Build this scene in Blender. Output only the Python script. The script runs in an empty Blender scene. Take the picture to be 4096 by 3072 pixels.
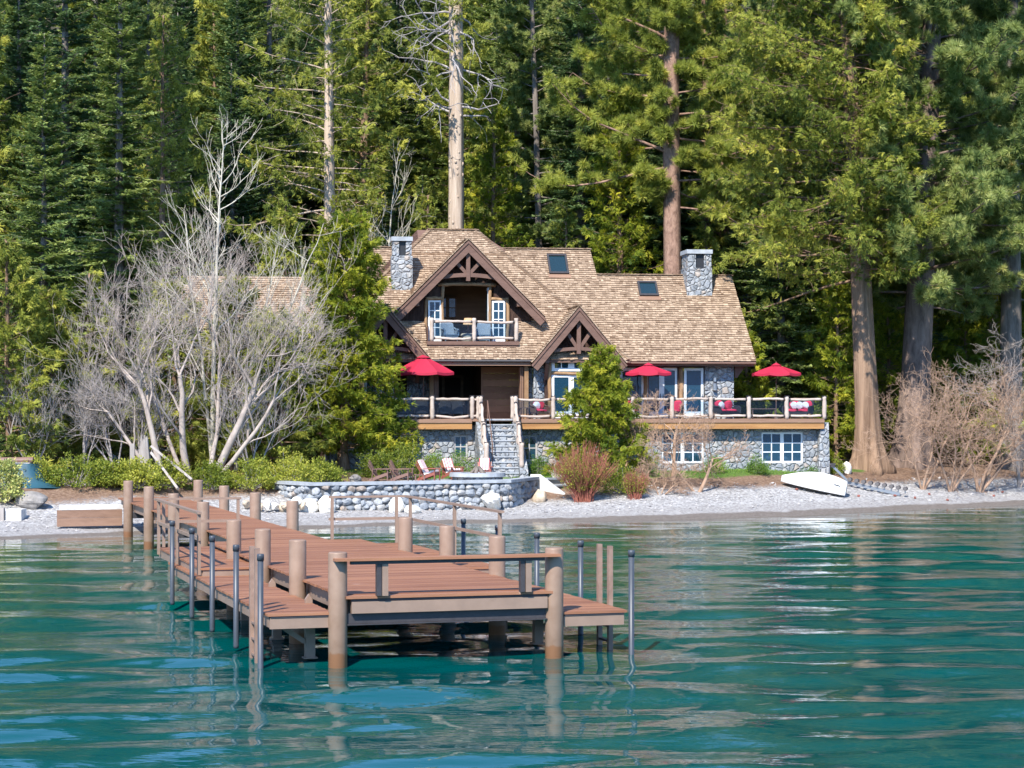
import bpy, math, random
import numpy as np
from math import sin, cos, tan, pi, radians, sqrt, atan2
# ------------------------------------------------------------------ camera, light
F = 8283.0; CX = 2048.0; HY = 1636.0; H = 4.79      # focal length and horizon in photo pixels, eye height over the lake
SC = bpy.context.scene
COL = SC.collection
cam = bpy.data.cameras.new('camera'); co = bpy.data.objects.new('camera', cam); COL.objects.link(co)
cam.sensor_width = 36.0; cam.lens = F / 4096 * 36.0
cam.shift_y = (HY - 1536.0) / 4096
cam.clip_end = 3000
co.location = (0, 0, H); co.rotation_euler = (pi / 2, 0, 0)
SC.camera = co
SUN_EL, SUN_AZ = radians(45), radians(19)            # azimuth: to the left of straight behind the camera
w = bpy.data.worlds.new('World'); SC.world = w; w.use_nodes = True
nt = w.node_tree
sky = nt.nodes.new('ShaderNodeTexSky'); sky.sky_type = 'NISHITA'; sky.sun_disc = False
sdir = (-sin(SUN_AZ) * cos(SUN_EL), -cos(SUN_AZ) * cos(SUN_EL), sin(SUN_EL))
sky.sun_elevation = SUN_EL; sky.sun_rotation = atan2(sdir[0], sdir[1])
sky.altitude = 1900; sky.dust_density = 0.1; sky.ozone_density = 7.0
nt.nodes['Background'].inputs[1].default_value = 0.15
nt.links.new(sky.outputs[0], nt.nodes['Background'].inputs[0])
sl = bpy.data.lights.new('sun', 'SUN'); so = bpy.data.objects.new('sun', sl); COL.objects.link(so)
sl.energy = 3.3; sl.angle = radians(0.5); sl.color = (1.0, 0.955, 0.88)
so.rotation_euler = (pi / 2 - SUN_EL, 0, -SUN_AZ)
so.location = (-40, -40, 60)
SC.view_settings.view_transform = 'Standard'; SC.view_settings.look = 'None'
SC.view_settings.exposure = 1.33; SC.view_settings.gamma = 1.0
SC.cycles.max_bounces = 6; SC.cycles.diffuse_bounces = 4; SC.cycles.glossy_bounces = 3
SC.cycles.transparent_max_bounces = 6; SC.cycles.transmission_bounces = 3
SC.cycles.caustics_reflective = False; SC.cycles.caustics_refractive = False
SC.cycles.sample_clamp_indirect = 6.0

# ------------------------------------------------------------------ helpers
A = np.asarray
def nrm(v):
    v = A(v, float); return v / (np.linalg.norm(v, axis=-1, keepdims=True) + 1e-9)
def at(px, py, d): return np.array([(px - CX) / F * d, d, H - (py - HY) / F * d])

class MB:
    """collects geometry for one mesh"""
    def __init__(s): s.v = []; s.f = []; s.t = []; s.n = 0
    def add(s, v, f, t=0.5):
        v = A(v, float).reshape(-1, 3)
        s.v.append(v)
        s.t.append(np.broadcast_to(A(t, float), (len(v),)).astype(float))
        if isinstance(f, np.ndarray): s.f.append(f + s.n)
        else:
            for q in f: s.f.append(A([q]) + s.n)
        s.n += len(v); return s
    def quadgrid(s, V, t=0.5, closed=False):
        V = A(V, float); r, c = V.shape[:2]
        i = np.arange(r * c).reshape(r, c)
        j = np.concatenate([i, i[:, :1]], 1) if closed else i
        f = np.stack([j[:-1, :-1], j[:-1, 1:], j[1:, 1:], j[1:, :-1]], -1).reshape(-1, 4)
        return s.add(V.reshape(-1, 3), f, t)
    def box(s, c, size, R=None, t=0.5):
        q = A([[-1,-1,-1],[1,-1,-1],[1,1,-1],[-1,1,-1],[-1,-1,1],[1,-1,1],[1,1,1],[-1,1,1]], float) * A(size, float) / 2
        if R is not None: q = q @ A(R, float).T
        f = A([[0,3,2,1],[4,5,6,7],[0,1,5,4],[1,2,6,5],[2,3,7,6],[3,0,4,7]])
        return s.add(q + A(c, float), f, t)
    def bb(s, x0, x1, y0, y1, z0, z1, t=0.5):
        return s.box(((x0+x1)/2, (y0+y1)/2, (z0+z1)/2), (abs(x1-x0), abs(y1-y0), abs(z1-z0)), t=t)
    def beam(s, p, q, wd, ht, up=(0, 0, 1), t=0.5):
        p, q = A(p, float), A(q, float); d = q - p; L = np.linalg.norm(d); x = d / L
        y = np.cross(A(up, float), x)
        if np.linalg.norm(y) < 1e-4: y = np.cross((0, 1, 0), x)
        y = y / np.linalg.norm(y); z = np.cross(x, y)
        return s.box((p + q) / 2, (L, wd, ht), np.stack([x, y, z], 1), t)
    def tube(s, pts, rad, n=6, cap=True, t=0.5, lump=None):
        p = A(pts, float); r = np.broadcast_to(A(rad, float), (len(p),))
        d = np.gradient(p, axis=0); d = nrm(d)
        ref = A([0.0, 0, 1]) if abs(d[:, 2]).mean() < 0.75 else A([0.0, 1, 0])
        x = nrm(np.cross(d, ref)); y = np.cross(d, x)
        a = np.linspace(0, 2 * pi, n, endpoint=False)
        rr = r[:, None] * (lump if lump is not None else 1.0)
        rr = np.broadcast_to(rr, (len(p), n))
        V = p[:, None] + rr[..., None] * (x[:, None] * np.cos(a)[None, :, None] + y[:, None] * np.sin(a)[None, :, None])
        n0 = s.n
        s.quadgrid(V, t, closed=True)
        if cap:
            m = len(p)
            s.f.append(A([[n0 + k for k in range(n - 1, -1, -1)]])); s.f.append(A([[n0 + (m - 1) * n + k for k in range(n)]]))
        return s
    def lathe(s, prof, n=16, c=(0, 0, 0), t=0.5, cap=True):
        a = np.linspace(0, 2 * pi, n, endpoint=False)
        V = A([[(r * cos(k) + c[0], r * sin(k) + c[1], z + c[2]) for k in a] for r, z in prof])
        n0 = s.n; s.quadgrid(V, t, closed=True)
        if cap:
            m = len(prof)
            s.f.append(A([[n0 + k for k in range(n - 1, -1, -1)]])); s.f.append(A([[n0 + (m - 1) * n + k for k in range(n)]]))
        return s
    def prism(s, poly, off, t=0.5):
        p = A(poly, float); m = len(p); o = A(off, float)
        v = np.concatenate([p, p + o])
        f = [list(range(m - 1, -1, -1)), list(range(m, 2 * m))] + [[k, (k + 1) % m, m + (k + 1) % m, m + k] for k in range(m)]
        return s.add(v, f, t)
    def rock(s, c, size, seed, n=14, rough=0.22, flat=0.0, t=0.5):
        r = np.random.default_rng(seed)
        th = np.linspace(0, pi, n); ph = np.linspace(0, 2 * pi, 2 * n, endpoint=False)
        T, P = np.meshgrid(th, ph, indexing='ij')
        D = np.stack([np.sin(T) * np.cos(P), np.sin(T) * np.sin(P), np.cos(T)], -1)
        rad = np.ones(D.shape[:2])
        for k in range(9):                                  # cut the ball with random planes: facets
            nv = nrm(r.normal(size=3)); h = r.uniform(0.62, 0.95)
            dn = D @ nv; rad = np.where(dn * rad > h, h / np.maximum(dn, 1e-3), rad)
        rad = rad * (1 + rough * 0.25 * np.sin(D @ r.normal(size=3) * 5) + rough * 0.12 * np.sin(D @ r.normal(size=3) * 11))
        V = D * rad[..., None] * A(size, float) / 2 + A(c, float)
        return s.quadgrid(V, t, closed=True)
    def kites(s, P, D, Nn, L, W, t=0.5, mid=0.45, bend=0.0):
        P = A(P, float).reshape(-1, 3); D = nrm(A(D, float).reshape(-1, 3)); Nn = A(Nn, float).reshape(-1, 3)
        S = nrm(np.cross(D, Nn)); U = np.cross(S, D)
        m = len(P)
        L = np.broadcast_to(A(L, float).reshape(-1), (m,))[:, None]; W = np.broadcast_to(A(W, float).reshape(-1), (m,))[:, None]
        v = np.stack([P, P + D * L * mid + S * W / 2, P + D * L + U * L * bend, P + D * L * mid - S * W / 2], 1)
        tt = np.repeat(np.broadcast_to(A(t, float).reshape(-1), (m,)), 4)
        return s.add(v.reshape(-1, 3), np.arange(4 * m).reshape(m, 4), tt)
    def tris(s, P, D, S, L, W, t=0.5):
        m = len(P); L = np.broadcast_to(L, (m,))[:, None]
        v = np.stack([P + S * W / 2, P - S * W / 2, P + D * L], 1)
        return s.add(v.reshape(-1, 3), np.arange(3 * m).reshape(m, 3), np.repeat(np.broadcast_to(A(t, float), (m,)), 3))
    def mesh(s, name, mat, smooth=False):
        me = bpy.data.meshes.new(name)
        V = np.concatenate(s.v).astype(np.float32)
        me.vertices.add(len(V)); me.vertices.foreach_set('co', V.ravel())
        idx = np.concatenate([f.ravel() for f in s.f]).astype(np.int32)
        tot = np.concatenate([np.full(len(f), f.shape[1]) for f in s.f]).astype(np.int32)
        st = np.concatenate([[0], np.cumsum(tot)[:-1]]).astype(np.int32)
        me.loops.add(len(idx)); me.loops.foreach_set('vertex_index', idx)
        me.polygons.add(len(tot)); me.polygons.foreach_set('loop_start', st); me.polygons.foreach_set('loop_total', tot)
        me.polygons.foreach_set('use_smooth', np.full(len(tot), bool(smooth)))
        at_ = me.attributes.new('tint', 'FLOAT', 'POINT'); at_.data.foreach_set('value', np.concatenate(s.t).astype(np.float32))
        me.update(calc_edges=True); me.materials.append(mat)
        return me
    def obj(s, name, mat, parent=None, smooth=False, label=None):
        o = bpy.data.objects.new(name, s.mesh(name, mat, smooth)); COL.objects.link(o)
        if parent is not None: o.parent = parent
        if label: o['label'] = label
        return o

def thing(name, label, cat, loc=(0, 0, 0), rz=0.0, group=None):
    o = bpy.data.objects.new(name, None); COL.objects.link(o); o.location = loc; o.rotation_euler = (0, 0, rz)
    o.empty_display_size = 0.2
    return tag(o, label, cat, group)
def tag(o, label, cat, group=None):
    o['label'] = label; o['category'] = cat
    if group: o['group'] = group
    return o
def kind(o, k, label=None):
    o['kind'] = k
    if label: o['label'] = label
    return o
def dup(root, label, group=None, loc=None, rz=None, sc=None):
    r = root.copy(); COL.objects.link(r)
    r['label'] = label
    if group: r['group'] = group
    if loc is not None: r.location = loc
    if rz is not None: r.rotation_euler = (0, 0, rz)
    if sc is not None: r.scale = sc if hasattr(sc, '__len__') else (sc, sc, sc)
    for ch in list(root.children):
        c = ch.copy(); COL.objects.link(c); c.parent = r
        for g in list(ch.children):
            d = g.copy(); COL.objects.link(d); d.parent = c
    return r

# ------------------------------------------------------------------ materials
def new_mat(name):
    m = bpy.data.materials.new(name); m.use_nodes = True
    return m, m.node_tree, m.node_tree.nodes['Principled BSDF']
def nd(nt, typ, ins=None, **kw):
    n = nt.nodes.new(typ)
    for k, v in kw.items(): setattr(n, k, v)
    for k, v in (ins or {}).items():
        if isinstance(v, bpy.types.NodeSocket): nt.links.new(v, n.inputs[k])
        else: n.inputs[k].default_value = v
    return n
def c4(c): return (c[0], c[1], c[2], 1.0)
def ramp(nt, fac, stops, interp='LINEAR'):
    r = nt.nodes.new('ShaderNodeValToRGB'); r.color_ramp.interpolation = interp
    el = r.color_ramp.elements
    while len(el) < len(stops): el.new(0.5)
    for e, (p, c) in zip(el, stops): e.position = p; e.color = c4(c)
    nt.links.new(fac, r.inputs[0]); return r.outputs[0]
def mix(nt, fac, a, b, mode='MIX'):
    n = nt.nodes.new('ShaderNodeMix'); n.data_type = 'RGBA'; n.blend_type = mode
    for s, v in ((n.inputs[0], fac), (n.inputs[6], a), (n.inputs[7], b)):
        if isinstance(v, bpy.types.NodeSocket): nt.links.new(v, s)
        else: s.default_value = v if not hasattr(v, '__len__') else c4(v)
    return n.outputs[2]
def coords(nt, sc=(1, 1, 1), which='Object'):
    tc = nt.nodes.new('ShaderNodeTexCoord')
    mp = nd(nt, 'ShaderNodeMapping', {'Vector': tc.outputs[which], 'Scale': sc})
    return mp.outputs[0]
def noise(nt, vec, scale=5, detail=4, rough=0.55, dist=0.0):
    return nd(nt, 'ShaderNodeTexNoise', {'Vector': vec, 'Scale': scale, 'Detail': detail, 'Roughness': rough, 'Distortion': dist}).outputs['Fac']
def math_(nt, op, a, b=0.0, clamp=False):
    n = nt.nodes.new('ShaderNodeMath'); n.operation = op; n.use_clamp = clamp
    for s, v in ((n.inputs[0], a), (n.inputs[1], b)):
        if isinstance(v, bpy.types.NodeSocket): nt.links.new(v, s)
        else: s.default_value = v
    return n.outputs[0]
def bump(nt, h, dist=0.02, strength=1.0):
    return nd(nt, 'ShaderNodeBump', {'Height': h, 'Distance': dist, 'Strength': strength}).outputs[0]
def tint(nt):
    n = nt.nodes.new('ShaderNodeAttribute'); n.attribute_name = 'tint'; return n.outputs['Fac']

def flat_mat(name, c, rough=0.6, var=0.12, sc=6.0, metal=0.0, bumpd=0.0, stretch=(1, 1, 1)):
    m, nt, b = new_mat(name)
    v = coords(nt, stretch)
    f = noise(nt, v, sc, 5, 0.6)
    c1 = tuple(x * (1 - var) for x in c); c2 = tuple(min(1, x * (1 + var)) for x in c)
    nt.links.new(ramp(nt, f, [(0.3, c1), (0.7, c2)]), b.inputs['Base Color'])
    b.inputs['Roughness'].default_value = rough; b.inputs['Metallic'].default_value = metal
    if bumpd: nt.links.new(bump(nt, f, bumpd), b.inputs['Normal'])
    return m
def leaf_mat(name, stops, transl=0.3, rough=0.55, k=1.7):
    stops = [(p, (c[0] * k, c[1] * k, c[2] * k)) for p, c in stops]; transl += 0.08
    m, nt, b = new_mat(name)
    v = coords(nt)
    f = math_(nt, 'ADD', math_(nt, 'MULTIPLY', tint(nt), 0.8), math_(nt, 'MULTIPLY', noise(nt, v, 0.55, 2), 0.2))
    col = ramp(nt, f, stops)
    nt.links.new(col, b.inputs['Base Color']); b.inputs['Roughness'].default_value = rough
    b.inputs['Specular IOR Level'].default_value = 0.25
    tr = nd(nt, 'ShaderNodeBsdfTranslucent', {'Color': col})
    mx = nd(nt, 'ShaderNodeMixShader', {0: transl, 1: b.outputs[0], 2: tr.outputs[0]})
    nt.links.new(mx.outputs[0], nt.nodes['Material Output'].inputs[0]); return m
def bark_mat(name, c1, c2, sc=3.0, stretch=0.16, rough=0.9, d=0.06):
    m, nt, b = new_mat(name)
    v = coords(nt, (1, 1, stretch))
    f = noise(nt, v, sc, 8, 0.65, 0.6); g = noise(nt, coords(nt), 0.7, 3)
    col = mix(nt, math_(nt, 'MULTIPLY', g, 0.5), ramp(nt, f, [(0.36, c1), (0.62, c2)]), c2)
    nt.links.new(col, b.inputs['Base Color']); b.inputs['Roughness'].default_value = rough
    b.inputs['Specular IOR Level'].default_value = 0.15
    nt.links.new(bump(nt, f, d), b.inputs['Normal']); return m
def stone_mat(name, sc=3.0, dark=1.0, mortar=(0.16, 0.16, 0.16), depth=0.07, stops=None):
    m, nt, b = new_mat(name)
    v0 = coords(nt)
    wob = nd(nt, 'ShaderNodeTexNoise', {'Vector': v0, 'Scale': 2.2, 'Detail': 2.0})
    v = nd(nt, 'ShaderNodeVectorMath', {0: v0, 1: nd(nt, 'ShaderNodeVectorMath', {0: wob.outputs['Color'], 3: 0.16}, operation='SCALE').outputs[0]}, operation='ADD').outputs[0]
    ve = nd(nt, 'ShaderNodeTexVoronoi', {'Vector': v, 'Scale': sc}, feature='DISTANCE_TO_EDGE').outputs['Distance']
    vc = nd(nt, 'ShaderNodeTexVoronoi', {'Vector': v, 'Scale': sc}).outputs['Color']
    sp = nd(nt, 'ShaderNodeSeparateColor', {0: vc}).outputs[0]
    st = stops or [(0.0, (0.15, 0.18, 0.21)), (0.25, (0.25, 0.28, 0.31)), (0.45, (0.38, 0.39, 0.40)), (0.62, (0.20, 0.23, 0.27)), (0.78, (0.46, 0.44, 0.41)), (0.9, (0.42, 0.30, 0.20))]
    st = [(p, tuple(x * dark for x in c)) for p, c in st]
    col = ramp(nt, sp, st, 'CONSTANT')
    fn = noise(nt, v0, 9, 6, 0.65)
    col = mix(nt, 0.55, col, ramp(nt, fn, [(0.3, tuple(x * dark for x in (0.16, 0.18, 0.2))), (0.7, tuple(x * dark for x in (0.52, 0.52, 0.51)))]))
    edge = nd(nt, 'ShaderNodeMapRange', {'Value': ve, 'From Min': 0.006, 'From Max': 0.035}).outputs[0]
    nt.links.new(mix(nt, edge, mortar, col), b.inputs['Base Color'])
    b.inputs['Roughness'].default_value = 0.85; b.inputs['Specular IOR Level'].default_value = 0.25
    hh = nd(nt, 'ShaderNodeMapRange', {'Value': ve, 'From Min': 0.0, 'From Max': 0.2}, interpolation_type='SMOOTHSTEP').outputs[0]
    hh = math_(nt, 'ADD', hh, math_(nt, 'MULTIPLY', fn, 0.45))
    nt.links.new(bump(nt, hh, depth), b.inputs['Normal']); return m
def wood_mat(name, c1, c2, sc=4.0, stretch=(0.08, 1, 1), rough=0.6, use_tint=0.5, d=0.004, spec=0.3):
    m, nt, b = new_mat(name)
    v = coords(nt, stretch)
    f = noise(nt, v, sc, 7, 0.65, 0.4)
    f = math_(nt, 'ADD', math_(nt, 'MULTIPLY', f, 1 - use_tint), math_(nt, 'MULTIPLY', tint(nt), use_tint))
    nt.links.new(ramp(nt, f, [(0.28, c1), (0.72, c2)]), b.inputs['Base Color'])
    b.inputs['Roughness'].default_value = rough; b.inputs['Specular IOR Level'].default_value = spec
    nt.links.new(bump(nt, f, d), b.inputs['Normal']); return m

M = {}
M['fir'] = leaf_mat('fir_needles', [(0.12, (0.040, 0.070, 0.024)), (0.5, (0.118, 0.160, 0.042)), (0.88, (0.25, 0.275, 0.075))], 0.28)
M['fir_dark'] = leaf_mat('dark_fir_needles', [(0.12, (0.024, 0.052, 0.026)), (0.5, (0.066, 0.112, 0.042)), (0.88, (0.145, 0.19, 0.062))], 0.25)
M['cedar'] = leaf_mat('cedar_sprays', [(0.12, (0.050, 0.078, 0.015)), (0.5, (0.17, 0.188, 0.030)), (0.88, (0.36, 0.335, 0.060))], 0.33)
M['cedar_bright'] = leaf_mat('bright_cedar_sprays', [(0.12, (0.036, 0.070, 0.008)), (0.5, (0.145, 0.170, 0.014)), (0.88, (0.345, 0.315, 0.030))], 0.34)
M['pine'] = leaf_mat('pine_needles', [(0.10, (0.050, 0.082, 0.024)), (0.5, (0.185, 0.220, 0.062)), (0.85, (0.36, 0.36, 0.125)), (0.97, (0.46, 0.31, 0.12))], 0.3)
M['pine_yellow'] = leaf_mat('golden_pine_needles', [(0.10, (0.075, 0.10, 0.020)), (0.5, (0.20, 0.225, 0.038)), (0.88, (0.38, 0.355, 0.07))], 0.3)
M['shrub'] = leaf_mat('shrub_leaves', [(0.1, (0.065, 0.095, 0.012)), (0.5, (0.165, 0.19, 0.025)), (0.9, (0.34, 0.325, 0.055))], 0.35)
M['boxwood'] = leaf_mat('boxwood_leaves', [(0.1, (0.03, 0.075, 0.010)), (0.5, (0.085, 0.155, 0.02)), (0.9, (0.18, 0.25, 0.03))], 0.25)
M['grass'] = leaf_mat('grass_blades', [(0.1, (0.05, 0.12, 0.015)), (0.5, (0.11, 0.20, 0.03)), (0.9, (0.20, 0.26, 0.06))], 0.3)
M['bark_grey'] = bark_mat('grey_bark', (0.075, 0.062, 0.052), (0.25, 0.21, 0.18))
M['bark_cedar'] = bark_mat('cedar_bark', (0.085, 0.05, 0.033), (0.33, 0.215, 0.14), 3.4, 0.07, 0.9, 0.12)
M['bark_pale'] = bark_mat('pale_cedar_bark', (0.24, 0.17, 0.12), (0.56, 0.44, 0.335), 3.4, 0.07, 0.9, 0.09)
M['bark_pine'] = bark_mat('pine_bark', (0.13, 0.075, 0.055), (0.36, 0.225, 0.165), 5.0, 0.5)
M['bark_old'] = bark_mat('old_pine_bark', (0.065, 0.046, 0.038), (0.25, 0.18, 0.145), 3.2, 0.3)
M['twig_pale'] = bark_mat('pale_twigs', (0.22, 0.178, 0.15), (0.44, 0.37, 0.32), 3, 0.5, 0.8, 0.01)
M['twig_grey'] = bark_mat('grey_limbs', (0.20, 0.175, 0.165), (0.42, 0.38, 0.36), 3, 0.5, 0.8, 0.01)
M['twig_tan'] = bark_mat('tan_twigs', (0.22, 0.135, 0.09), (0.45, 0.30, 0.205), 3, 0.5, 0.8, 0.01)
M['twig_red'] = bark_mat('red_twigs', (0.12, 0.038, 0.032), (0.34, 0.125, 0.085), 2, 0.5, 0.7, 0.005)
M['aspen'] = bark_mat('aspen_bark', (0.34, 0.30, 0.23), (0.58, 0.53, 0.43), 3, 0.6, 0.7, 0.01)
M['stone'] = stone_mat('house_stone', 3.7, 1.0, (0.24, 0.24, 0.24))
M['stone_wall'] = stone_mat('patio_stone', 2.9, 1.0, (0.13, 0.13, 0.13), 0.13)
M['cap'] = flat_mat('stone_cap', (0.34, 0.36, 0.38), 0.8, 0.22, 3.0, bumpd=0.02)
M['boulder'] = flat_mat('pale_boulder', (0.72, 0.68, 0.60), 0.85, 0.18, 2.4, bumpd=0.06)
M['rock_tan'] = flat_mat('tan_rock', (0.50, 0.40, 0.29), 0.85, 0.3, 2.4, bumpd=0.06)
M['rock_grey'] = flat_mat('grey_rock', (0.24, 0.22, 0.20), 0.85, 0.35, 2.4, bumpd=0.06)
M['concrete'] = flat_mat('old_concrete', (0.60, 0.58, 0.54), 0.9, 0.25, 2.2, bumpd=0.03)
M['shingle'] = wood_mat('cedar_shingles', (0.205, 0.135, 0.088), (0.47, 0.35, 0.245), 3.0, (1, 1, 1), 0.75, 0.72, 0.004, 0.2)
M['timber'] = wood_mat('brown_timber', (0.105, 0.058, 0.042), (0.20, 0.115, 0.085), 5, (0.3, 1, 1), 0.65, 0.3)
M['trim'] = wood_mat('deck_trim', (0.20, 0.115, 0.075), (0.33, 0.20, 0.135), 5, (0.12, 1, 1), 0.6, 0.3)
M['honey'] = wood_mat('honey_trim', (0.27, 0.125, 0.045), (0.50, 0.27, 0.10), 4, (0.10, 1, 1), 0.55, 0.2)
M['barkshingle'] = bark_mat('bark_siding', (0.018, 0.011, 0.009), (0.085, 0.05, 0.038), 6, 0.3)
M['log'] = wood_mat('peeled_log', (0.34, 0.27, 0.22), (0.56, 0.46, 0.39), 6, (0.5, 0.5, 0.5), 0.75, 0.2, 0.01)
M['logbrown'] = wood_mat('brown_log', (0.17, 0.09, 0.04), (0.42, 0.26, 0.14), 5, (0.5, 0.5, 0.3), 0.75, 0.2, 0.015)
M['white'] = flat_mat('white_paint', (0.78, 0.78, 0.77), 0.45, 0.04)
M['greyframe'] = flat_mat('grey_paint', (0.40, 0.38, 0.36), 0.5, 0.06)
M['plank'] = wood_mat('interior_planks', (0.10, 0.055, 0.03), (0.27, 0.165, 0.095), 3, (0.2, 1, 1), 0.7, 0.4)
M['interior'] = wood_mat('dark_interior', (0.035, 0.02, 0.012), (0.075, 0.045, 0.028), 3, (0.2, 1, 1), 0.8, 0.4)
M['black'] = flat_mat('black_iron', (0.02, 0.02, 0.022), 0.5, 0.1)
M['red'] = flat_mat('red_canvas', (0.42, 0.012, 0.042), 0.7, 0.06, 3.0)
M['cushion'] = flat_mat('red_cushion', (0.66, 0.03, 0.07), 0.8, 0.1, 5.0)
M['pillow'] = flat_mat('pale_pillow', (0.72, 0.68, 0.64), 0.85, 0.08)
M['wicker'] = flat_mat('dark_wicker', (0.035, 0.03, 0.03), 0.6, 0.4, 40.0, bumpd=0.01)
M['wicker_grey'] = flat_mat('grey_wicker', (0.21, 0.24, 0.27), 0.6, 0.35, 40.0, bumpd=0.01)
M['brownpaint'] = flat_mat('brown_paint', (0.19, 0.105, 0.08), 0.55, 0.15)
M['redbrown'] = flat_mat('red_brown_paint', (0.27, 0.085, 0.06), 0.55, 0.15)
M['pile'] = None
M['steel'] = flat_mat('grey_steel', (0.30, 0.32, 0.34), 0.4, 0.1, metal=0.6)
M['darksteel'] = flat_mat('dark_steel', (0.045, 0.04, 0.042), 0.5, 0.2)
M['pole'] = flat_mat('slate_pole', (0.05, 0.058, 0.07), 0.42, 0.15, 3.0)
M['hull'] = flat_mat('white_gelcoat', (0.86, 0.86, 0.84), 0.3, 0.02)
M['tarp'] = flat_mat('teal_tarp', (0.018, 0.075, 0.105), 0.6, 0.2, 2.0, bumpd=0.02)
M['oldwood'] = wood_mat('weathered_wood', (0.20, 0.17, 0.15), (0.46, 0.41, 0.37), 7, (0.3, 0.3, 0.08), 0.85, 0.2, 0.02)
M['bracket'] = flat_mat('tan_paint', (0.265, 0.18, 0.13), 0.5, 0.1, 3.0)
M['ladder'] = flat_mat('tan_rusty_paint', (0.265, 0.17, 0.125), 0.55, 0.25, 4.0)

def rocks_mat():                                    # loose round stones, each its own colour
    m, nt, b = new_mat('wall_rocks'); v = coords(nt); fn = noise(nt, v, 7, 6, 0.65)
    col = ramp(nt, tint(nt), [(0.0, (0.17, 0.195, 0.225)), (0.2, (0.27, 0.295, 0.32)), (0.42, (0.37, 0.38, 0.385)), (0.6, (0.22, 0.245, 0.275)), (0.75, (0.44, 0.42, 0.39)), (0.92, (0.36, 0.255, 0.17))], 'CONSTANT')
    nt.links.new(mix(nt, 0.4, col, ramp(nt, fn, [(0.3, (0.15, 0.165, 0.18)), (0.7, (0.5, 0.5, 0.5))])), b.inputs['Base Color'])
    b.inputs['Roughness'].default_value = 0.85; b.inputs['Specular IOR Level'].default_value = 0.2
    nt.links.new(bump(nt, fn, 0.03), b.inputs['Normal']); return m
M['rocks'] = rocks_mat()
M['pebble'] = flat_mat('pebble_grey', (0.40, 0.375, 0.355), 0.9, 0.45, 3.0)
M['mortar'] = flat_mat('dark_mortar', (0.12, 0.12, 0.12), 0.9, 0.2)
def pile_mat():                                     # tan steel pile with a brown waterline band
    m, nt, b = new_mat('tan_pile')
    v = coords(nt); sz = nd(nt, 'ShaderNodeSeparateXYZ', {0: v}).outputs[2]
    n1 = noise(nt, v, 3.5, 5); n2 = noise(nt, v, 9, 3)
    base = ramp(nt, n1, [(0.3, (0.235, 0.148, 0.098)), (0.7, (0.30, 0.20, 0.14))])
    lvl = math_(nt, 'ADD', sz, math_(nt, 'MULTIPLY', n2, -0.16))
    wet = nd(nt, 'ShaderNodeMapRange', {'Value': lvl, 'From Min': 0.12, 'From Max': 0.16}).outputs[0]
    nt.links.new(mix(nt, wet, (0.24, 0.115, 0.055), base), b.inputs['Base Color'])
    b.inputs['Roughness'].default_value = 0.5; return m
M['pile'] = pile_mat()
def stripe_mat():
    m, nt, b = new_mat('striped_cushion')
    v = coords(nt); sx = nd(nt, 'ShaderNodeSeparateXYZ', {0: v}).outputs[0]
    s = math_(nt, 'FRACT', math_(nt, 'ADD', math_(nt, 'MULTIPLY', sx, 7.0), 0.35))
    f = math_(nt, 'GREATER_THAN', s, 0.68)
    nt.links.new(mix(nt, f, (0.82, 0.76, 0.72), (0.55, 0.06, 0.07)), b.inputs['Base Color'])
    b.inputs['Roughness'].default_value = 0.85; return m
M['stripe'] = stripe_mat()
def glass_mat(name, c, ior=2.3, rough=0.02):
    m, nt, b = new_mat(name)
    b.inputs['Base Color'].default_value = c4(c); b.inputs['Roughness'].default_value = rough
    b.inputs['IOR'].default_value = ior
    v = coords(nt); nt.links.new(bump(nt, noise(nt, v, 1.6, 1), 0.006), b.inputs['Normal']); return m
M['glass'] = glass_mat('window_glass', (0.014, 0.05, 0.085))
M['skyglass'] = glass_mat('skylight_glass', (0.012, 0.03, 0.035), 1.9)
def panel_mat():
    m, nt, b = new_mat('railing_glass')
    tr = nd(nt, 'ShaderNodeBsdfTransparent', {'Color': (0.74, 0.83, 0.90, 1)})
    gl = nd(nt, 'ShaderNodeBsdfGlossy', {'Color': (0.9, 0.95, 1, 1), 'Roughness': 0.02})
    mx = nd(nt, 'ShaderNodeMixShader', {0: 0.06, 1: tr.outputs[0], 2: gl.outputs[0]})
    nt.links.new(mx.outputs[0], nt.nodes['Material Output'].inputs[0]); return m
M['panel'] = panel_mat()
def lamp_mat():
    m, nt, b = new_mat('lamp_shade')
    b.inputs['Base Color'].default_value = (0.8, 0.6, 0.4, 1)
    b.inputs['Emission Color'].default_value = (1.0, 0.62, 0.32, 1); b.inputs['Emission Strength'].default_value = 0.5
    return m
M['lamp'] = lamp_mat()

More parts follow.
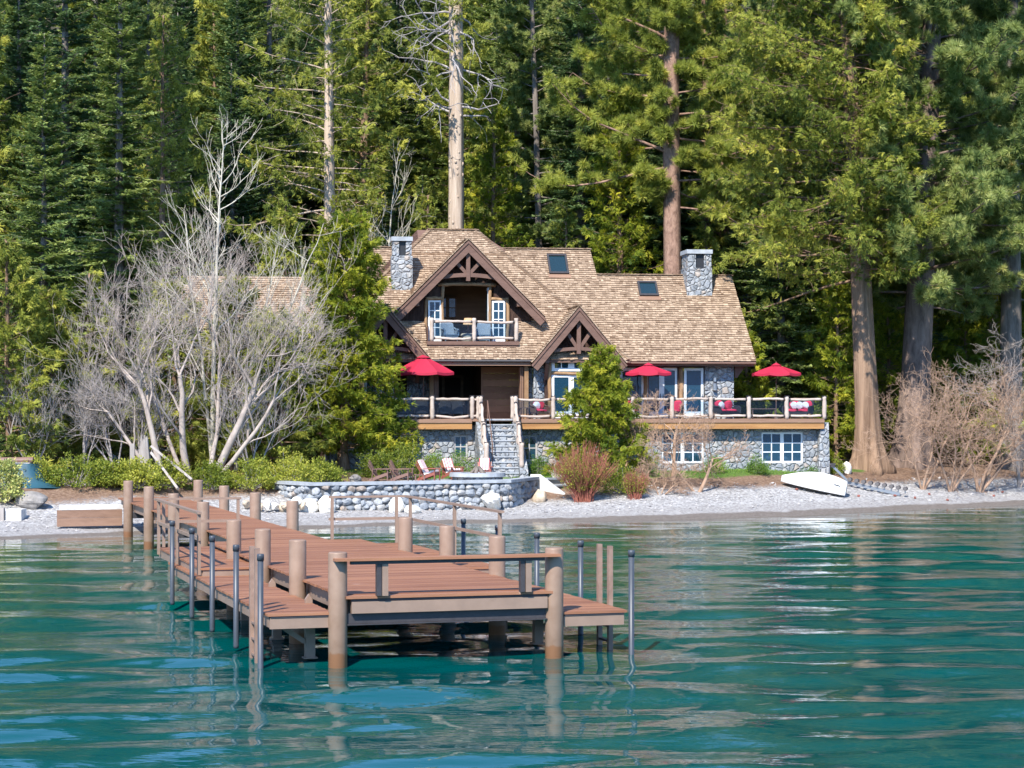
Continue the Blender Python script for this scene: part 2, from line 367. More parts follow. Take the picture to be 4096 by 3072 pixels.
# ------------------------------------------------------------------ terrain
SHX = A([-300, -60, -26, -18.7, -14.8, -7.9, -2.2, 5.5, 12.5, 18, 25.5, 45, 90, 300.])
SHY = A([62, 62, 72.5, 75.7, 78.7, 82.7, 87, 88.8, 92.5, 97.5, 103.3, 112, 118, 118.])
def shore(x): return np.interp(x, SHX, SHY)
TL = A([-60, -20, 0, 6, 8, 10.5, 14, 30, 400.]); ZL = A([-7, -3, 0, 0.40, 0.75, 1.45, 1.72, 1.9, 2.0])
TR = A([-60, -20, 0, 5, 7, 9, 12, 30, 400.]); ZR = A([-7, -3, 0, 0.78, 1.2, 1.62, 1.75, 1.9, 2.0])
def tshore(x, y): return (y - shore(x)) * 0.9
def ground(x, y):
    x = A(x, float); y = A(y, float); t = tshore(x, y)
    k = np.clip((x + 1) / 9, 0, 1); k = k * k * (3 - 2 * k)
    z = np.interp(t, TL, ZL) * (1 - k) + np.interp(t, TR, ZR) * k
    hb = np.clip(y - 119, 0, None)
    z = z + 0.30 * hb * np.clip(hb / 14, 0, 1)
    z = z + np.where(t > 8, 0.05 * np.sin(x * 0.9 + y * 0.4) + 0.04 * np.sin(x * 0.35 - y * 0.7), 0)
    return z
def gz(x, y): return float(ground(x, y))
def gp(px, py):
    """the point where the photo's pixel meets the ground"""
    d = np.arange(70, 150, 0.05); z = H - (py - HY) / F * d
    i = int(np.argmax(z < ground((px - CX) / F * d, d)))
    return np.array([(px - CX) / F * d[i], d[i], float(ground((px - CX) / F * d[i], d[i]))])
def on(px, d):
    x = (px - CX) / F * d; return np.array([x, d, gz(x, d)])

def ground_material():
    m, nt, b = new_mat('ground')
    v = coords(nt)
    tb = tint(nt)                                     # metres inland from the waterline
    lw = nt.nodes.new('ShaderNodeAttribute'); lw.attribute_name = 'lawn'; lw = lw.outputs['Fac']
    n1 = noise(nt, v, 0.8, 4); n2 = noise(nt, v, 7, 6, 0.7); n3 = noise(nt, v, 28, 3, 0.7)
    peb = nd(nt, 'ShaderNodeTexVoronoi', {'Vector': v, 'Scale': 11.0}).outputs['Color']
    pv = nd(nt, 'ShaderNodeSeparateColor', {0: peb}).outputs[0]
    grav = ramp(nt, math_(nt, 'ADD', math_(nt, 'MULTIPLY', pv, 0.55), math_(nt, 'MULTIPLY', n2, 0.45)), [(0.2, (0.23, 0.215, 0.205)), (0.5, (0.42, 0.40, 0.38)), (0.85, (0.66, 0.64, 0.61))])
    tj = math_(nt, 'ADD', tb, math_(nt, 'MULTIPLY', math_(nt, 'SUBTRACT', n1, 0.5), 1.0))
    fine = nd(nt, 'ShaderNodeMapRange', {'Value': tj, 'From Min': 2.2, 'From Max': 3.2}).outputs[0]
    grav = mix(nt, fine, mix(nt, 0.5, grav, (0.33, 0.305, 0.285)), grav)
    wet = nd(nt, 'ShaderNodeMapRange', {'Value': tj, 'From Min': 0.95, 'From Max': 1.25}).outputs[0]
    grav = mix(nt, wet, ramp(nt, n2, [(0.3, (0.15, 0.125, 0.105)), (0.7, (0.25, 0.215, 0.185))]), grav)
    soil = ramp(nt, n2, [(0.3, (0.13, 0.075, 0.05)), (0.52, (0.26, 0.165, 0.11)), (0.75, (0.40, 0.29, 0.2))])
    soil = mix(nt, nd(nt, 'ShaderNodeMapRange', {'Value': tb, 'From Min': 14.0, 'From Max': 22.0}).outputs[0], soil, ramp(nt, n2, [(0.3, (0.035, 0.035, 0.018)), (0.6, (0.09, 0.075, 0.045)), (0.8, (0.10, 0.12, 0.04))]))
    s = nd(nt, 'ShaderNodeMapRange', {'Value': math_(nt, 'ADD', tb, math_(nt, 'MULTIPLY', math_(nt, 'SUBTRACT', n2, 0.5), 2.2)), 'From Min': 5.9, 'From Max': 6.7}).outputs[0]
    col = mix(nt, s, grav, soil)
    gr = ramp(nt, n2, [(0.3, (0.075, 0.14, 0.03)), (0.7, (0.16, 0.225, 0.055))])
    l2 = nd(nt, 'ShaderNodeMapRange', {'Value': math_(nt, 'ADD', lw, math_(nt, 'MULTIPLY', math_(nt, 'SUBTRACT', n2, 0.5), 0.7)), 'From Min': 0.4, 'From Max': 0.6}).outputs[0]
    nt.links.new(mix(nt, l2, col, gr), b.inputs['Base Color'])
    b.inputs['Roughness'].default_value = 0.95; b.inputs['Specular IOR Level'].default_value = 0.1
    nt.links.new(bump(nt, math_(nt, 'ADD', pv, n3), 0.05), b.inputs['Normal']); return m
M['ground'] = ground_material()
xs = np.concatenate([[-700, -300, -150, -90, -60, -45], np.arange(-36, 40, 0.35), [46, 60, 90, 150, 300, 700]])
ys = np.concatenate([[-300, 0, 40, 58, 66], np.arange(70, 122, 0.35), np.arange(122, 200, 3), [220, 260, 340, 500]])
X, Y = np.meshgrid(xs, ys); Z = ground(X, Y)
Z += np.where(tshore(X, Y) > 0.6, np.random.default_rng(1).normal(0, 0.012, X.shape), 0)
T = tshore(X, Y)
TT_ = T - 2.4 * np.clip((2 - X) / 6, 0, 1) * np.clip((T - 2.5) / 3, 0, 1)      # the gravel runs further inland on the left
lawn = np.clip((X - 0.6) * 2, 0, 1) * np.clip((T - 7.6) / 1.4, 0, 1) * np.clip((19.0 - X) / 1, 0, 1) * np.clip((116 - Y), 0, 1)
lawn = np.maximum(lawn, np.clip(1.2 - np.hypot((X + 3) / 6.5, (Y - 99.5) / 2.2), 0, 1))
def sheet(name, keep):
    i = np.arange(X.size).reshape(X.shape)
    f = np.stack([i[:-1, :-1], i[:-1, 1:], i[1:, 1:], i[1:, :-1]], -1).reshape(-1, 4)
    f = f[keep]
    u, inv = np.unique(f, return_inverse=True)
    mb = MB(); mb.add(np.stack([X, Y, Z], -1).reshape(-1, 3)[u], inv.reshape(-1, 4), TT_.ravel()[u])
    o = mb.obj(name, M['ground'], smooth=True)
    a_ = o.data.attributes.new('lawn', 'FLOAT', 'POINT'); a_.data.foreach_set('value', lawn.ravel()[u].astype(np.float32))
    kind(o, 'structure'); return o
Tc = (T[:-1, :-1] + T[1:, 1:]).ravel() / 2; Lc = (lawn[:-1, :-1] + lawn[1:, 1:]).ravel() / 2
isb = (Tc < 7.2)
sheet('beach', isb & (Lc < 0.5)); sheet('lawn', (Lc >= 0.5)); sheet('hillside', ~isb & (Lc < 0.5))

# ------------------------------------------------------------------ lake
def water_material():
    m, nt, b = new_mat('lake_water')
    v = coords(nt)
    dep = tint(nt)                                    # metres of water below the surface
    n1 = noise(nt, v, 0.12, 3)
    dj = math_(nt, 'ADD', dep, math_(nt, 'MULTIPLY', math_(nt, 'SUBTRACT', n1, 0.5), 1.2))
    f = nd(nt, 'ShaderNodeMapRange', {'Value': dj, 'From Min': 0.0, 'From Max': 5.0}).outputs[0]
    col = ramp(nt, f, [(0.0, (0.11, 0.10, 0.08)), (0.10, (0.055, 0.085, 0.055)), (0.3, (0.010, 0.068, 0.047)), (0.65, (0.0, 0.066, 0.055)), (1.0, (0.0, 0.064, 0.063))])
    nt.links.new(col, b.inputs['Base Color'])
    b.inputs['Roughness'].default_value = 0.015; b.inputs['IOR'].default_value = 1.333
    # small ripples in patches, longer across the view than along it
    vr = coords(nt, (0.35, 1.0, 1.0))
    r1 = noise(nt, vr, 2.6, 3, 0.55); r2 = noise(nt, vr, 9.0, 2, 0.5)
    pt = nd(nt, 'ShaderNodeMapRange', {'Value': noise(nt, coords(nt, (0.5, 1, 1)), 0.16, 3), 'From Min': 0.40, 'From Max': 0.62}).outputs[0]
    h1 = math_(nt, 'MULTIPLY', r1, 0.6)
    hh = math_(nt, 'ADD', h1, math_(nt, 'MULTIPLY', math_(nt, 'MULTIPLY', r2, pt), 0.16))
    nt.links.new(bump(nt, hh, 0.021), b.inputs['Normal']); return m
M['water'] = water_material()
def waves(x, y):
    r = np.random.default_rng(5); z = np.zeros_like(x)
    spec = [(5.6, .027), (4.2, .026), (3.2, .021), (2.5, .0145), (1.9, .0085), (1.5, .0055), (1.15, .0034), (0.9, .0022)]
    for lam, amp in spec:
        for k in range(3):
            th = pi / 2 + r.normal(0, 0.30) + (0.10 if k else -0.1); l = lam * r.uniform(0.85, 1.15); kk = 2 * pi / l
            ph = r.uniform(0, 6.3)
            env = 0.65 + 0.35 * np.sin(x * r.uniform(.1, .3) + y * r.uniform(.05, .25) + r.uniform(0, 6))
            z = z + amp * 0.80 * env * np.sin(kk * (x * cos(th) + y * sin(th)) + ph + 0.9 * np.sin(x * r.uniform(.15, .4) + ph))
    return z
wx = np.concatenate([[-800, -300, -120, -70, -45, -34], np.arange(-29, 29.1, 0.2), [34, 45, 70, 120, 300, 800]])
dy = [12.0]
while dy[-1] < 122: dy.append(dy[-1] + max(0.085, 0.0034 * dy[-1]))
wy = np.concatenate([[-1500, -500, -200, -80, -30, 0], dy])
WX, WY = np.meshgrid(wx, wy)
amp = (np.clip(-tshore(WX, WY) / 6 + 0.12, 0.12, 1) + np.clip((-tshore(WX, WY) - 20) / 40, 0, .22)) * np.clip((48 - np.abs(WX)) / 15, 0, 1) * np.clip((WY + 10) / 20, 0, 1)
wz = waves(WX, WY) * amp
keep = (tshore(WX, WY) < 3.0)
kf = (keep[:-1, :-1] | keep[1:, 1:]).ravel()
i = np.arange(WX.size).reshape(WX.shape)
f = np.stack([i[:-1, :-1], i[:-1, 1:], i[1:, 1:], i[1:, :-1]], -1).reshape(-1, 4)[kf]
u, inv = np.unique(f, return_inverse=True)
mb = MB(); mb.add(np.stack([WX, WY, wz], -1).reshape(-1, 3)[u], inv.reshape(-1, 4), np.clip(-ground(WX, WY), 0, 6).ravel()[u])
kind(mb.obj('lake_water', M['water'], smooth=True), 'structure')

# ------------------------------------------------------------------ pier: local x across (to the right), local y towards the shore
PA = radians(17.1)
P0 = np.array([-3.265, 38.8, 0.0])
def pw(v, u, z=0.0): return np.array([P0[0] + v * cos(PA) - u * sin(PA), P0[1] + v * sin(PA) + u * cos(PA), z])
pier = thing('pier', 'long reddish brown wooden pier on tan piles reaching out from the beach', 'pier', tuple(P0), PA)
def deckwood(name, c1, c2):
    m, nt, b = new_mat(name)
    v = coords(nt, (0.5, 5, 1)); f = noise(nt, v, 2.2, 6, 0.65, 0.3)
    g = noise(nt, coords(nt), 0.35, 3)
    f = math_(nt, 'ADD', math_(nt, 'ADD', math_(nt, 'MULTIPLY', f, 0.35), math_(nt, 'MULTIPLY', tint(nt), 0.35)), math_(nt, 'MULTIPLY', g, 0.3))
    col = ramp(nt, f, [(0.3, c1), (0.7, c2)])
    wv = noise(nt, coords(nt, (1.2, 14, 1)), 1.4, 5, 0.7)
    col = mix(nt, nd(nt, 'ShaderNodeMapRange', {'Value': wv, 'From Min': 0.66, 'From Max': 0.74}).outputs[0], col, (0.52, 0.36, 0.27))
    nt.links.new(col, b.inputs['Base Color'])
    b.inputs['Roughness'].default_value = 0.62; nt.links.new(bump(nt, f, 0.01), b.inputs['Normal']); return m
M['deck'] = deckwood('pier_boards', (0.19, 0.075, 0.036), (0.335, 0.152, 0.077))
rd = np.random.default_rng(11)
def boards(mb, v0, v1, u0, u1, z, bw=0.143, th=0.045, ragged=0.03):
    """boards across the pier, each its own plank with a gap to the next and slightly uneven ends"""
    u = u0
    while u < u1 - 0.03:
        e = min(u + bw - 0.014, u1)
        a_, b_ = v0 - rd.uniform(0, ragged), v1 + rd.uniform(0, ragged); dz = rd.uniform(-0.003, 0.003)
        mb.bb(a_, b_, u, e, z - th + dz, z + dz, rd.uniform(0, 1)); u += bw
ZD = 1.30
# deck: wide head then a narrower walkway to the shore
mb = MB(); boards(mb, 0.10, 4.16, 0.16, 16.3, ZD); boards(mb, 0.86, 3.28, 16.3, 44.5, ZD)
deck_o = mb.obj('deck_boards', M['deck'], pier)
for v0, v1, u0, u1 in ((0.22, 0.34, 0.2, 16.25), (3.92, 4.04, 0.2, 16.25), (0.98, 1.10, 16.3, 44.4), (3.04, 3.16, 16.3, 44.4)):
    mb = MB(); mb.bb(v0, v1, u0, u1, 0.93, 1.245); mb.obj('side_beam', M['bracket'], pier)
mb = MB()                                            # joists under the boards
for u in np.arange(1.5, 16, 1.4): mb.bb(0.35, 3.91, u, u + 0.09, 1.0, 1.245)
mb.obj('joists', M['bracket'], pier)
for u in (3.7, 7.7, 11.6): mb = MB(); mb.bb(0.16, 4.1, u, u + 0.16, 0.70, 0.925); mb.obj('cross_beam', M['darksteel'], pier)
for u in (21.7, 27.9, 34.1, 40.2): mb = MB(); mb.bb(0.9, 3.25, u - .08, u + 0.08, 0.70, 0.925); mb.obj('cross_beam', M['darksteel'], pier)
# front: edge board, steel strip, tan fascia, dark I beam
mb = MB(); mb.bb(0.13, 4.20, -0.16, 0.155, 1.235, 1.285, 0.8); mb.obj('edge_board', M['deck'], pier)
mb = MB(); mb.bb(0.24, 4.08, -0.10, 0.0, 1.18, 1.232); mb.bb(0.16, 4.10, -0.02, 0.14, 0.76, 0.955); mb.bb(0.16, 4.10, -0.10, 0.2, 0.735, 0.757); mb.obj('front_beam', M['darksteel'], pier)
mb = MB(); mb.bb(0.24, 4.09, -0.14, -0.03, 0.96, 1.178); mb.obj('front_fascia', M['bracket'], pier)
# bench rail at the front
bench = MB(); bench.bb(-0.12, 4.30, -0.34, -0.02, 1.955, 2.005, 0.85)
bench_o = bench.obj('bench_seat', M['deck'], pier)
mb = MB(); mb.bb(0.20, 4.0, -0.25, -0.13, 1.885, 1.952); mb.obj('bench_rail', M['darksteel'], bench_o)
for v in (0.80, 3.62):
    mb = MB(); mb.bb(v, v + 0.115, -0.245, -0.235, 1.288, 1.884); mb.bb(v, v + .012, -0.235, -0.10, 1.288, 1.884); mb.obj('bench_leg', M['bracket'], pier)
    mb = MB(); mb.bb(v - 0.10, v - 0.012, -0.235, -0.10, 1.288, 1.884); mb.obj('bench_leg', M['darksteel'], pier)
# piles
def pile(v, u, top=2.11):
    mb = MB(); mb.lathe([(0.178, -3.0), (0.178, top - 0.03), (0.172, top - 0.008), (0.15, top)], 24, (v, u, 0))
    return mb.obj('piling', M['pile'], pier, smooth=False)
for u in (0, 3.85, 7.85, 11.75):
    pile(0, u); pile(4.27, u)
for u in (21.7, 27.9, 34.1, 40.2):
    pile(0.765, u); pile(3.38, u)
for o in pier.children:
    if o.name.startswith('piling'):
        for p in o.data.polygons: p.use_smooth = len(p.vertices) == 4 and abs(p.normal.z) < 0.5
# lower boarding decks on both sides
def finger(v0, v1, u0, u1, z, outer):
    mb = MB(); boards(mb, v0, v1, u0, u1, z, ragged=0.02); o = mb.obj('boarding_deck', M['deck'], pier)
    m2 = MB(); m2.bb(v0 + 0.04, v1 - 0.05, u0 + 0.03, u0 + 0.10, z - 0.285, z - 0.085)
    vo = v0 + 0.03 if outer < 0 else v1 - 0.09
    m2.bb(vo, vo + 0.06, u0 + 0.105, u1 - 0.02, z - 0.26, z - 0.05)
    vi = v1 - 0.09 if outer < 0 else v0 + 0.03
    m2.bb(vi, vi + 0.06, u0 + 0.105, u1 - 0.02, z - 0.26, z - 0.05)
    m2.obj('fascia', M['bracket'], o)
    m3 = MB(); m3.bb(v0 + 0.05, v1 - 0.05, u0 + 0.015, u0 + 0.07, z - 0.08, z - 0.048); m3.obj('steel_strip', M['darksteel'], o)
    return o
finger(-1.32, -0.10, -0.02, 13.6, 0.985, -1)
finger(4.43, 5.76, -0.02, 7.4, 0.86, 1)
for v, us in ((-0.16, (1.9, 5.8, 9.9)), (4.42, (1.9, 5.8))):
    for u in us:
        mb = MB(); z1 = 1.16
        mb.prism([(v - .07, u, 0.98), (v + .07, u, 0.98), (v + .07, u, z1 - .10), (v, u, z1), (v - .07, u, z1 - .10)], (0, 0.1, 0)); mb.obj('deck_hanger', M['bracket'], pier)
for v, u in ((-0.35, 0.9), (-0.35, 4.3), (-0.35, 8.2), (4.55, 4.4), (4.55, 1.9)):
    mb = MB(); mb.bb(v - 0.09, v + 0.09, u - .09, u + .09, 0.06, 0.72)
    sgn = -1 if v < 0 else 1
    mb.beam((v + sgn * .1, u, 0.35), (v + sgn * 0.62, u, 0.70), 0.09, 0.09); mb.bb(v - .13, v + .13, u - .13, u + .13, 0.03, 0.06); mb.obj('deck_support', M['bracket'], pier)
# side platforms with railings
def platform(v0, v1, u0, u1, z, vr, rails, posts):
    mb = MB(); boards(mb, v0, v1, u0, u1, z, ragged=0.012); o = mb.obj('side_platform', M['deck'], pier)
    m2 = MB(); m2.bb(v0 + 0.04, v1 - 0.04, u0 + 0.03, u0 + 0.09, z - 0.25, z - 0.048)
    m2.bb(v0 + 0.02, v0 + 0.08, u0 + 0.095, u1, z - 0.25, z - 0.048); m2.bb(v1 - 0.08, v1 - 0.02, u0 + 0.095, u1, z - 0.25, z - 0.048); m2.obj('fascia', M['bracket'], o)
    r = MB()
    for (p, q) in rails:
        p, q = A(p, float), A(q, float)
        r.beam((*p, z + 1.255), (*q, z + 1.255), 0.10, 0.055); r.beam((*p, z + 0.66), (*q, z + 0.66), 0.045, 0.075)
    ro = r.obj('railing', M['bracket'], pier)
    for (pv, pu) in posts:
        m3 = MB(); m3.bb(pv - 0.038, pv + 0.038, pu - 0.038, pu + 0.038, z - 0.16, z + 1.226); m3.obj('railing_post', M['bracket'], ro)
platform(-1.20, 0.82, 9.0, 16.5, 1.17, -1.24, [((-1.24, 9.0), (-1.24, 16.55)), ((-1.30, 16.6), (1.0, 16.6))],
         [(-1.24, 9.1), (-1.24, 12.6), (-1.24, 16.1), (-1.05, 16.55), (0.92, 16.6)])
platform(4.40, 5.45, 7.5, 16.4, 1.17, 5.5, [((5.49, 7.5), (5.49, 16.5)), ((3.36, 16.55), (5.55, 16.55))],
         [(5.49, 7.7), (5.49, 11.6), (5.49, 16.05), (5.22, 16.5), (3.44, 16.5)])
# slate mooring poles with caps
def mpole(v, u, z0, z1=2.09):
    mb = MB(); mb.lathe([(0.054, z0), (0.056, z0 + 0.05), (0.056, z1 - 0.12)], 14, (v, u, 0)); o = mb.obj('mooring_pole', M['pole'], pier, smooth=False)
    m2 = MB(); m2.lathe([(0.067, z1 - 0.125), (0.069, z1 - 0.03), (0.060, z1)], 14, (v, u, 0)); m2.obj('cap', M['pole'], o)
for u, z0 in ((0.22, -1.2), (2.95, 0.03), (6.0, 0.04), (8.95, 0.05), (12.2, 0.06)): mpole(-1.42, u, z0)
for u, z0 in ((0.0, -1.2), (3.05, 0.03), (6.05, 0.03), (9.1, 0.04), (12.1, 0.04)): mpole(5.86, u, z0, 2.03)
for o in pier.children:
    if o.name.startswith('mooring'):
        for ob in (o, *o.children):
            for p in ob.data.polygons: p.use_smooth = len(p.vertices) == 4
def ladder(v, u0, u1, top, low, mat2):
    mb = MB()
    for u in (u0, u1): mb.bb(v - .045, v + .045, u - 0.055, u + 0.055, low, top)
    o = mb.obj('ladder', M['ladder'], pier)
    m2 = MB()
    for z in np.arange(0.12, 0.9, 0.3): m2.bb(v - .03, v + .03, u0 + .056, u1 - .056, z - .02, z + .02)
    m2.obj('rungs', mat2, o)
ladder(-1.385, 0.78, 1.34, 2.16, -0.5, M['ladder']); ladder(5.83, 1.15, 1.78, 2.04, -0.35, M['darksteel'])

# ------------------------------------------------------------------ house: local x along the front, local y going back, front edge of the deck at y = 0
HA = radians(7)
house = thing('house', 'stone and timber lakeside house with cedar shingle roof, gables and two stone chimneys', 'house', (0, 102, 0), HA)
def hw(a, b, z): return np.array([a * cos(HA) - b * sin(HA), 102 + a * sin(HA) + b * cos(HA), z])
rh = np.random.default_rng(3)
def poly_spans(poly, s):
    xs_ = []
    n = len(poly)
    for k in range(n):
        (u0, s0), (u1, s1) = poly[k], poly[(k + 1) % n]
        if (s0 <= s) != (s1 <= s): xs_.append(u0 + (s - s0) / (s1 - s0) * (u1 - u0))
    xs_.sort(); return list(zip(xs_[::2], xs_[1::2]))
def shingles(mb, o, ud, sd, poly, holes=(), course=0.17, lift=0.03):
    """real overlapping shingles on the plane o + u*ud + s*sd, kept inside poly (u, s) and out of the holes"""
    o, ud, sd = A(o, float), nrm(ud), nrm(sd); n = np.cross(ud, sd)
    smin, smax = min(p[1] for p in poly), max(p[1] for p in poly)
    s = smin; P = []; T = []
    while s < smax - 0.04:
        sm = s + course * 0.5
        iv = poly_spans(poly, sm)
        for h in holes:
            new = []
            cut = poly_spans(h, sm)
            for a_, b_ in iv:
                segs = [(a_, b_)]
                for c_, d_ in cut:
                    segs = [q for (x, y) in segs for q in ((x, min(y, c_)), (max(x, d_), y)) if q[1] - q[0] > 0.02]
                new += segs
            iv = new
        for a_, b_ in iv:
            u = a_
            while u < b_ - 0.02:
                wd = rh.choice([0.10, 0.14, 0.17, 0.2, 0.26]) * rh.uniform(0.9, 1.1); e = min(u + wd, b_)
                j = rh.normal(0, 0.013); th = rh.uniform(0.042, 0.066)
                s0 = s + j - 0.02; s1 = min(s + course * 1.35, smax + 0.05)
                u0, u1 = u + 0.004, max(e - 0.006, u + 0.012)
                q = [(u0, s0, lift), (u1, s0, lift), (u1, s1, 0.008), (u0, s1, 0.008), (u0, s0, lift + th), (u1, s0, lift + th), (u1, s1, 0.012), (u0, s1, 0.012)]
                P.append([o + ud * x + sd * y + n * z for x, y, z in q]); T.append(np.clip(rh.normal(0.52, 0.15), 0, 1)); u = e
        s += course
    P = A(P); m = len(P)
    base = A([[4, 5, 6, 7], [0, 1, 5, 4], [1, 2, 6, 5], [3, 0, 4, 7]])
    f = (base[None] + (np.arange(m) * 8)[:, None, None]).reshape(-1, 4)
    mb.add(P.reshape(-1, 3), f, np.repeat(A(T), 8))
def ridgecap(mb, p, q, wd=0.30, step=0.20):
    """a row of lapped cap shingles along an edge"""
    p, q = A(p, float), A(q, float); L = np.linalg.norm(q - p); d = (q - p) / L; n = max(2, int(L / step))
    for k in range(n):
        a_ = p + d * (k * L / n) + A([0, 0, 0.06 + rh.uniform(0, .01)]); b_ = p + d * ((k + 1.25) * L / n) + A([0, 0, 0.03])
        mb.beam(a_, b_, wd, 0.045, t=np.clip(rh.normal(0.25, 0.15), 0, 1))
R2 = sqrt(0.5)
X1 = (1, 0, 0)
CB = 2.0; CZ = 7.25                                   # eave of the central roof face: z = CZ + (b - CB)
# central roof face: hip shape, with the opening of the upper gable and its balcony cut out
mb = MB()
s_of_b = lambda b: (b - CB) / R2
topb = 9.1; hl, hr = -3.32, -0.83
el, er = hl - (topb - CB), hr + (topb - CB)
cen = [(el, 0), (er, 0), (hr, s_of_b(topb)), (hl, s_of_b(topb))]
hole = [(-3.98, s_of_b(2.78)), (0.62, s_of_b(2.78)), (0.62, s_of_b(4.2)), (0.2, s_of_b(6.0)), (-1.85, s_of_b(7.8)), (-3.9, s_of_b(6.0)), (-3.98, s_of_b(4.2))]
shingles(mb, (0, CB, CZ), X1, (0, R2, R2), cen, [hole])
croof = mb.obj('roof', M['shingle'], house)
mb = MB()                                             # roof boarding under the shingles, hip sides and back
def under(mb, pts, off=(0, 0, -0.12)): mb.prism(pts, off)
zt = CZ + topb - CB
for px0, px1 in ((el, -3.98), (0.62, er)):
    if px0 == el: under(mb, [(el, CB, CZ), (-3.98, CB, CZ), (-3.98, topb, zt - .0), (hl, topb, zt)])
    else: under(mb, [(0.62, CB, CZ), (er, CB, CZ), (hr, topb, zt), (0.62, topb - 1.45, zt - 1.45)])
under(mb, [(-3.97, CB, CZ), (0.61, CB, CZ), (0.61, 2.78, CZ + .78), (-3.97, 2.78, CZ + .78)])
under(mb, [(hr, topb, zt), (er, CB, CZ), (er, topb + 7, CZ), (hr + .01, topb + .02, zt)])
under(mb, [(hl, topb, zt), (hl - .01, topb + .02, zt), (el, topb + 7, CZ), (el, CB, CZ)])
under(mb, [(hl, topb + .02, zt), (hr, topb + .02, zt), (er, topb + 7, CZ), (el, topb + 7, CZ)])
under(mb, [(-3.97, 8.0, CZ + 6), (0.61, 8.0, CZ + 6), (hr, topb, zt), (hl, topb, zt)])
mb.obj('roof_boarding', M['timber'], croof)
mb = MB()
ridgecap(mb, (hl - .1, topb, zt), (hr + .1, topb, zt), 0.36); ridgecap(mb, (er, CB, CZ), (hr, topb, zt)); ridgecap(mb, (el, CB, CZ), (hl, topb, zt))
mb.obj('ridge_caps', M['shingle'], croof)
# main roof behind it with the lower right wing: one long slope
WB = 2.6; WZ = 7.2
sw = lambda b: (b - WB) / R2
mb = MB()
shingles(mb, (0, WB, WZ), X1, (0, R2, R2), [(4.4, 0), (12.95, 0), (12.72, sw(7.3)), (5.42, sw(7.3)), (5.3, sw(8.75)), (0.2, sw(8.75)), (0.2, sw(6.2))])
shingles(mb, (0, WB, WZ), X1, (0, R2, R2), [(-9.0, sw(5.0)), (-5.2, sw(6.2)), (-4.0, sw(8.75)), (-9.0, sw(8.75))])
mroof = mb.obj('roof', M['shingle'], house)
mb = MB()
wz = lambda b: WZ + b - WB
under(mb, [(4.4, WB, WZ), (12.9, WB, WZ), (12.68, 7.3, wz(7.3)), (5.4, 7.3, wz(7.3))]); under(mb, [(5.4, 7.3, wz(7.3)), (12.68, 7.3, wz(7.3)), (12.9, 12, WZ), (5.4, 12, WZ)])
under(mb, [(0.2, 6.2, wz(6.2)), (5.28, 6.2, wz(6.2)), (5.28, 8.75, wz(8.75)), (0.2, 8.75, wz(8.75))]); under(mb, [(-9, 8.76, wz(8.75)), (5.28, 8.76, wz(8.75)), (5.28, 15, WZ), (-9, 15, WZ)])
under(mb, [(-9.0, 5.0, wz(5)), (-5, 5.0, wz(5)), (-4, 8.75, wz(8.75)), (-9, 8.75, wz(8.75))])
mb.prism([(12.70, 3.1, 7.2), (12.70, 11.5, 7.2), (12.60, 7.3, 11.35)], (-0.1, 0, 0)); mb.prism([(5.25, 6.8, 11), (5.25, 10.7, 11), (5.25, 8.75, 13.0)], (-.1, 0, 0))
mb.obj('roof_boarding', M['timber'], mroof)
mb = MB(); ridgecap(mb, (5.42, 7.3, wz(7.3)), (12.74, 7.3, wz(7.3)), 0.36); mb.obj('ridge_caps', M['shingle'], mroof); mb = MB(); ridgecap(mb, (-9, 8.75, wz(8.75)), (5.3, 8.75, wz(8.75)), 0.36); mb.obj('ridge_caps', M['shingle'], mroof)
# low left wing behind the bare trees
mb = MB(); shingles(mb, (0, 5.4, 8.85), X1, (0, R2, R2), [(-17.0, 0), (-8.8, 0), (-8.8, 2.85 / R2), (-16.8, 2.85 / R2)])
lroof = mb.obj('roof', M['shingle'], house)
mb = MB(); under(mb, [(-17, 5.4, 8.85), (-8.8, 5.4, 8.85), (-8.8, 8.25, 11.7), (-16.8, 8.25, 11.7)]); under(mb, [(-16.8, 8.25, 11.7), (-8.8, 8.25, 11.7), (-8.8, 11.1, 8.85), (-17, 11.1, 8.85)])
mb.obj('roof_boarding', M['timber'], lroof)
mb = MB(); mb.bb(-16.2, -8.0, 6.1, 6.4, 1.2, 9.2); mb.bb(-16.2, -15.9, 6.4, 10.5, 1.2, 9.2); mb.obj('wing_wall', M['barkshingle'], house)

# stone base, end pier and walls
def wall_with_holes(mb, a0, a1, z0, z1, b, th, holes):
    """wall slab at depth b..b+th with rectangular openings (a0, a1, z0, z1)"""
    aa = sorted({a0, a1, *[h[0] for h in holes], *[h[1] for h in holes]}); zz = sorted({z0, z1, *[h[2] for h in holes], *[h[3] for h in holes]})
    aa = [x for x in aa if a0 <= x <= a1]; zz = [x for x in zz if z0 <= x <= z1]
    for i in range(len(aa) - 1):
        runs = []
        for k in range(len(zz) - 1):
            ca, cz = (aa[i] + aa[i + 1]) / 2, (zz[k] + zz[k + 1]) / 2
            if any(h[0] < ca < h[1] and h[2] < cz < h[3] for h in holes): continue
            if runs and runs[-1][1] == zz[k]: runs[-1][1] = zz[k + 1]
            else: runs.append([zz[k], zz[k + 1]])
        for q in runs: mb.bb(aa[i], aa[i + 1], b, b + th, q[0], q[1])
WIN = [(-6.5, -4.3, 2.2, 3.5), (-2.82, -2.13, 2.35, 3.5), (0.55, 1.35, 2.2, 3.5), (7.62, 9.76, 2.08, 3.62), (12.72, 14.86, 2.08, 3.62)]
mb = MB(); wall_with_holes(mb, -9.0, 15.85, 1.2, 4.0, 0.60, 0.35, WIN); mb.bb(-9, -8.65, 0.96, 6, 1.2, 4.0); mb.bb(15.5, 15.85, .96, 6, 1.2, 4.0)
mb.obj('base_wall', M['stone'], house)
